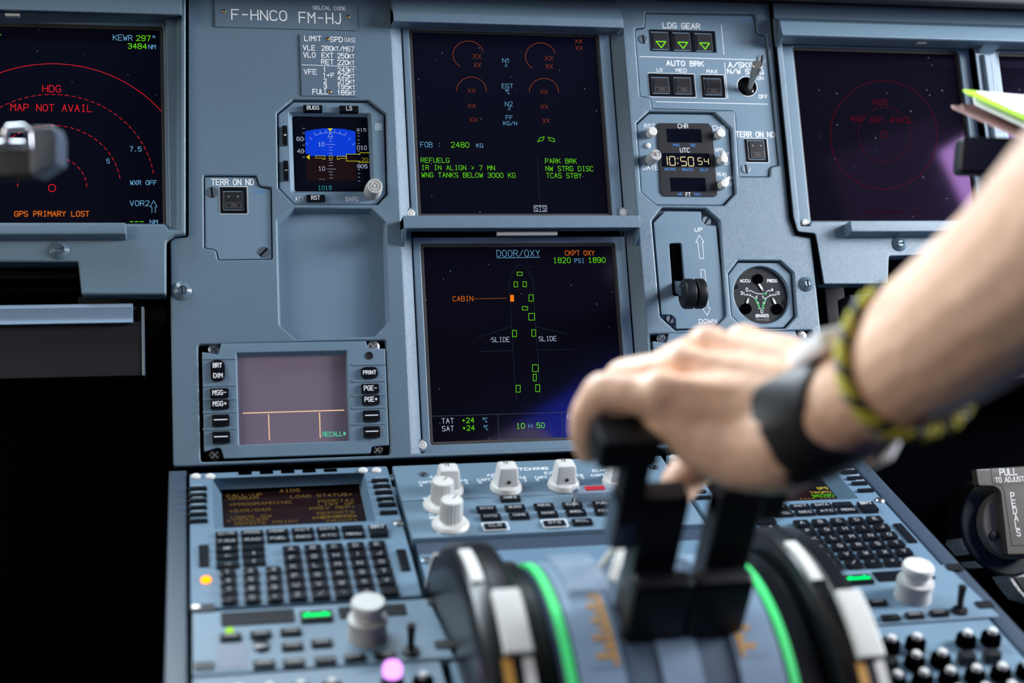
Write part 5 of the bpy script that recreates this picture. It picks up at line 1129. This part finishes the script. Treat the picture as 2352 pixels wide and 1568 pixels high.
pinky = [(1800, 960, .705, .018), (1660, 930, .715, .0165), (1522, 918, .718, .0125), (1450, 905, .722, .0105), (1385, 900, .728, .0108), (1352, 945, .735, .0095), (1345, 985, .742, .0092), (1352, 1032, .752, .0082)]
ring_ = [(1830, 920, .715, .018), (1700, 885, .73, .0165), (1570, 858, .742, .0135), (1500, 858, .75, .0110), (1432, 868, .765, .0108), (1404, 915, .776, .0095), (1398, 960, .782, .0088), (1405, 1000, .785, .008)]
mid_ = [(1850, 895, .73, .018), (1740, 850, .748, .0165), (1628, 812, .765, .0135), (1560, 828, .782, .0112), (1500, 858, .80, .0105), (1468, 905, .815, .0095), (1455, 950, .82, .0088), (1452, 985, .82, .008)]
index = [(1870, 885, .742, .018), (1800, 838, .762, .0165), (1712, 808, .785, .0135), (1650, 822, .81, .0112), (1595, 850, .835, .0105), (1560, 900, .85, .0095), (1545, 945, .855, .0085), (1540, 975, .855, .008)]
thumb = [(1850, 960, .745, .020), (1750, 985, .765, .019), (1660, 1020, .785, .0155), (1600, 1065, .795, .0125), (1560, 1110, .79, .011), (1545, 1150, .785, .009)]
for c_ in (pinky, ring_, mid_, index, thumb): chain(bm, c_)
for a, b in zip((pinky, ring_, mid_), (ring_, mid_, index)):
    for k in (0, 1): capsule(bm, W3(*a[k][:3]), a[k][3] * .82, W3(*b[k][:3]), b[k][3] * .82)
for c_ in (pinky, ring_, mid_, index):
    up = CAMROT @ Vector((-.25, .8, .55)) * .0135
    capsule(bm, W3(*c_[0][:3]) + up * .8, .0055, W3(*c_[2][:3]) + up * .75, .0065)
    sph(bm, W3(*c_[2][:3]) + up * .35, .0125)
capsule(bm, W3(1650, 950, .74), .018, W3(1800, 950, .745), .022)
elb = W3(*EL); sh = Vector((.50, -1.19, 1.33)); ns = Vector((.66, -1.24, 1.43)); cx_ = .66; cy2 = -1.24; hd = Vector((cx_, cy2 + .02, 1.63))
capsule(bm, elb, .047, elb.lerp(sh, .6), .05); capsule(bm, elb.lerp(sh, .6), .05, sh, .055); capsule(bm, sh, .055, ns, .055); capsule(bm, ns, .055, Vector((cx_, cy2, 1.44)), .056)
capsule(bm, Vector((cx_, cy2, 1.44)), .056, hd + Vector((0, 0, -.06)), .053)
for dz, dy, r_ in ((.035, -.012, .083), (.0, .0, .079), (-.045, .022, .060), (-.075, .034, .042)): sph(bm, hd + Vector((0, dy, dz)), r_, 3)
capsule(bm, hd + Vector((0, .078, .012)), .009, hd + Vector((0, .098, -.022)), .013)
for s_ in (-1, 1):
    sph(bm, hd + Vector((s_ * .078, -.004, -.008)), .017); sph(bm, hd + Vector((s_ * .014, .088, -.026)), .009); capsule(bm, hd + Vector((s_ * .018, .072, .028)), .010, hd + Vector((s_ * .045, .060, .028)), .009)
capsule(bm, hd + Vector((-.02, .074, -.05)), .007, hd + Vector((.02, .074, -.05)), .007)
org = W3(1800, 950, .72); inv = Matrix.Translation(-org); bm.transform(inv)
me = bpy.data.meshes.new('person'); bm.to_mesh(me); bm.free()
tmp = bpy.data.objects.new('person', me); COL.objects.link(tmp)
rm = tmp.modifiers.new('r', 'REMESH'); rm.mode = 'VOXEL'; rm.voxel_size = .0022; rm.use_smooth_shade = True
sm = tmp.modifiers.new('s', 'SMOOTH'); sm.factor = .6; sm.iterations = 4
dg = bpy.context.evaluated_depsgraph_get(); me2 = bpy.data.meshes.new_from_object(tmp.evaluated_get(dg)); bpy.data.objects.remove(tmp)
for p in me2.polygons: p.use_smooth = True
me2.materials.clear(); me2.materials.append(M['skin'])
person = bpy.data.objects.new('person', me2); COL.objects.link(person); person.location = org; me2.name = 'person'
person['label'] = 'person reaching in from the right, bare forearm, hand over the thrust levers'; person['category'] = 'person'
T = reframe(person, tuple(org * 1000), WF)

# wristwatch and cord bracelet, rings around the arm axis
ax = (W3(*MID) - W3(1930, 945, .70)).normalized()
def ringbasis(c, axis):
    e1 = (CAMROT @ Vector((.52, -.85, .1))); e1 = (e1 - axis * e1.dot(axis)).normalized(); e2 = axis.cross(e1).normalized(); return e1, e2
from mathutils.bvhtree import BVHTree
bvh = BVHTree.FromPolygons([person.matrix_basis @ v.co + Vector() for v in person.data.vertices] if 0 else [v.co + org for v in person.data.vertices], [tuple(p.vertices) for p in person.data.polygons])
def surf(c, axis, a, off, gap, dflt=.031):
    e1, e2 = ringbasis(c, axis); out = []
    for k in (-8, -4, 0, 4, 8):
        d = e1 * math.cos(a + math.radians(k)) + e2 * math.sin(a + math.radians(k)); h_ = bvh.ray_cast(c + axis * off + d * .07, -d, .09)
        out.append(.07 - h_[3] if h_[0] is not None else dflt)
    return min(.045, sum(out) / len(out)) + gap
def band(mb, c, axis, wd, th, gap, n=72):
    e1, e2 = ringbasis(c, axis); secs = []
    for i in range(n):
        a = 2 * math.pi * i / n; d = e1 * math.cos(a) + e2 * math.sin(a)
        sec = []
        for p, q_ in ((-wd / 2, 0), (-wd / 2, th * .7), (-wd / 2 + th * .4, th), (0, th), (wd / 2 - th * .4, th), (wd / 2, th * .7), (wd / 2, 0)):
            sec.append(tuple((c + axis * p + d * (surf(c, axis, a, p, gap) + q_)) * 1000))
        secs.append(sec)
    for i in range(n): mb.strip(secs[i], secs[(i + 1) % n])
    return mb
wc = W3(1948, 938, .697)
wa = (W3(2352, 700, .56) - wc).normalized()
T = Thing('wristwatch', 'watch with black strap and bright glossy case on the wrist', 'watch', WF, tuple(wc * 1000))
band(MB(), wc, wa, .0165, .0026, .0008).build('strap', 'strap', T, sharp=50)
e1, e2 = ringbasis(wc, wa)
mat('watch_metal', (.75, .77, .8), .12, metal=1); mat('watch_case', (.95, .95, .98), .2)
def casebox(mb, c, ang, r0, w1, w2, th):
    a = math.radians(ang); d = e1 * math.cos(a) + e2 * math.sin(a); t = wa.cross(d).normalized(); o = c + d * (surf(c, wa, a, 0, 0) + r0) + (wa * .006 if ang > 90 else wa * 0)
    P = [o + wa * sx * w1 + t * sy * w2 for sx, sy in ((-1, -1), (1, -1), (1, 1), (-1, 1))]
    mb.hexa([tuple(p * 1000) for p in P], [tuple((p + d * th) * 1000) for p in P]); return mb
casebox(MB(), wc, 163, -.003, .019, .017, .011).build('case', 'watch_case', T, bev=3.5)
casebox(MB(), wc, 163, .0078, .014, .0125, .0008).build('dial_glass', 'black_gloss', T, bev=.3)
casebox(MB(), wc, 25, .002, .0115, .016, .0035).build('clasp', 'watch_case', T, bev=1.5)
bc = W3(2098, 846, .668)
ba = (W3(2352, 680, .58) - bc).normalized()
T = Thing('cord_bracelet', 'braided yellow and black cord bracelet next to the watch', 'bracelet', WF, tuple(bc * 1000))
e1b, e2b = ringbasis(bc, ba)
my, mk = MB(), MB()
base_r = [surf(bc, ba, 2 * math.pi * i / 120, 0, .0038, .034) for i in range(120)]
base_r = [sum(base_r[(i + k) % 120] for k in range(-5, 6)) / 11 for i in range(120)]
for k in range(3):
    pts = []
    for i in range(121):
        a = i / 120 * 2 * math.pi; ph = a * 14 + k * 2.094
        rr1 = base_r[i % 120] + .0016 * math.cos(ph); d = e1b * math.cos(a) + e2b * math.sin(a)
        pts.append(tuple((bc + d * rr1 + ba * .0028 * math.sin(ph)) * 1000))
    (mk if k == 2 else my).tube(pts, 2.1, 8, False)
my.build('yellow_cord', 'cord_yellow', T); mk.build('black_cord', 'strap', T)
# rest of the pilot: upper arm, head and shirt (seen only as the blue reflection in the lower display)
def remesh(bm, name, m, voxel, org, it=6):
    bm.transform(Matrix.Translation(-org)); me = bpy.data.meshes.new(name); bm.to_mesh(me); bm.free()
    t_ = bpy.data.objects.new(name, me); COL.objects.link(t_)
    r_ = t_.modifiers.new('r', 'REMESH'); r_.mode = 'VOXEL'; r_.voxel_size = voxel
    s_ = t_.modifiers.new('s', 'SMOOTH'); s_.factor = .6; s_.iterations = it
    d_ = bpy.context.evaluated_depsgraph_get(); m2_ = bpy.data.meshes.new_from_object(t_.evaluated_get(d_)); bpy.data.objects.remove(t_)
    for p in m2_.polygons: p.use_smooth = True
    m2_.materials.clear(); m2_.materials.append(M[m]); o = bpy.data.objects.new(name, m2_); COL.objects.link(o); return o
bm = bmesh.new()
capsule(bm, elb.lerp(sh, .45), .054, sh, .064); capsule(bm, sh, .064, ns, .066); capsule(bm, ns, .066, Vector((.83, -1.27, 1.33)), .064)
for dx in (-.085, .085): capsule(bm, Vector((cx_ + dx, cy2, 1.30)), .100, Vector((cx_ + dx, cy2, .78)), .125)
for z in (.82, .95, 1.08, 1.2, 1.3): capsule(bm, Vector((cx_ - .08, cy2, z)), .11, Vector((cx_ + .08, cy2, z)), .11)
so = remesh(bm, 'shirt', 'shirt_blue', .008, org); so.parent = person; so['label'] = 'blue short-sleeved shirt'
bm = bmesh.new(); mat('hair', (.05, .032, .02), .6)
for dx, dy, dz, r_ in ((0, -.022, .05, .083), (0, -.045, .015, .072), (-.03, .0, .062, .065), (.03, .0, .062, .065), (0, -.05, -.03, .05)): sph(bm, hd + Vector((dx, dy, dz)), r_, 3)
ha = remesh(bm, 'hair', 'hair', .004, org, 2); ha.parent = person
em_ = MB()
for s_ in (-1, 1): em_.lathe((0, 0), [(0.1, 0)], 3) if 0 else em_.tube([tuple((hd + Vector((s_ * .031, .066, .013))) * 1000), tuple((hd + Vector((s_ * .031, .0745, .013))) * 1000)], [8, 5], 14)
em_.build('eye', 'ink', T_ := reframe(person, tuple(org * 1000), WF), person)

# repeats share a group
GR = {'instrument_panel': 'instrument panels side by side', 'display_unit': 'square cockpit displays', 'datalink_display': 'datalink units below the instruments', 'control_display_unit': 'keyboard display units on the pedestal', 'radio_panel': 'radio panels on the pedestal',
      'audio_panel': 'audio panels on the pedestal', 'thrust_lever': 'pair of thrust levers', 'sliding_table': 'stowed sliding tables', 'paper_sheet': 'papers held at the right edge', 'paper_folder': 'papers held at the right edge', 'card_folder': 'papers held at the right edge'}
for o in COL.objects:
    if o.parent is None and o.name.split('.')[0] in GR: o['group'] = GR[o.name.split('.')[0]]
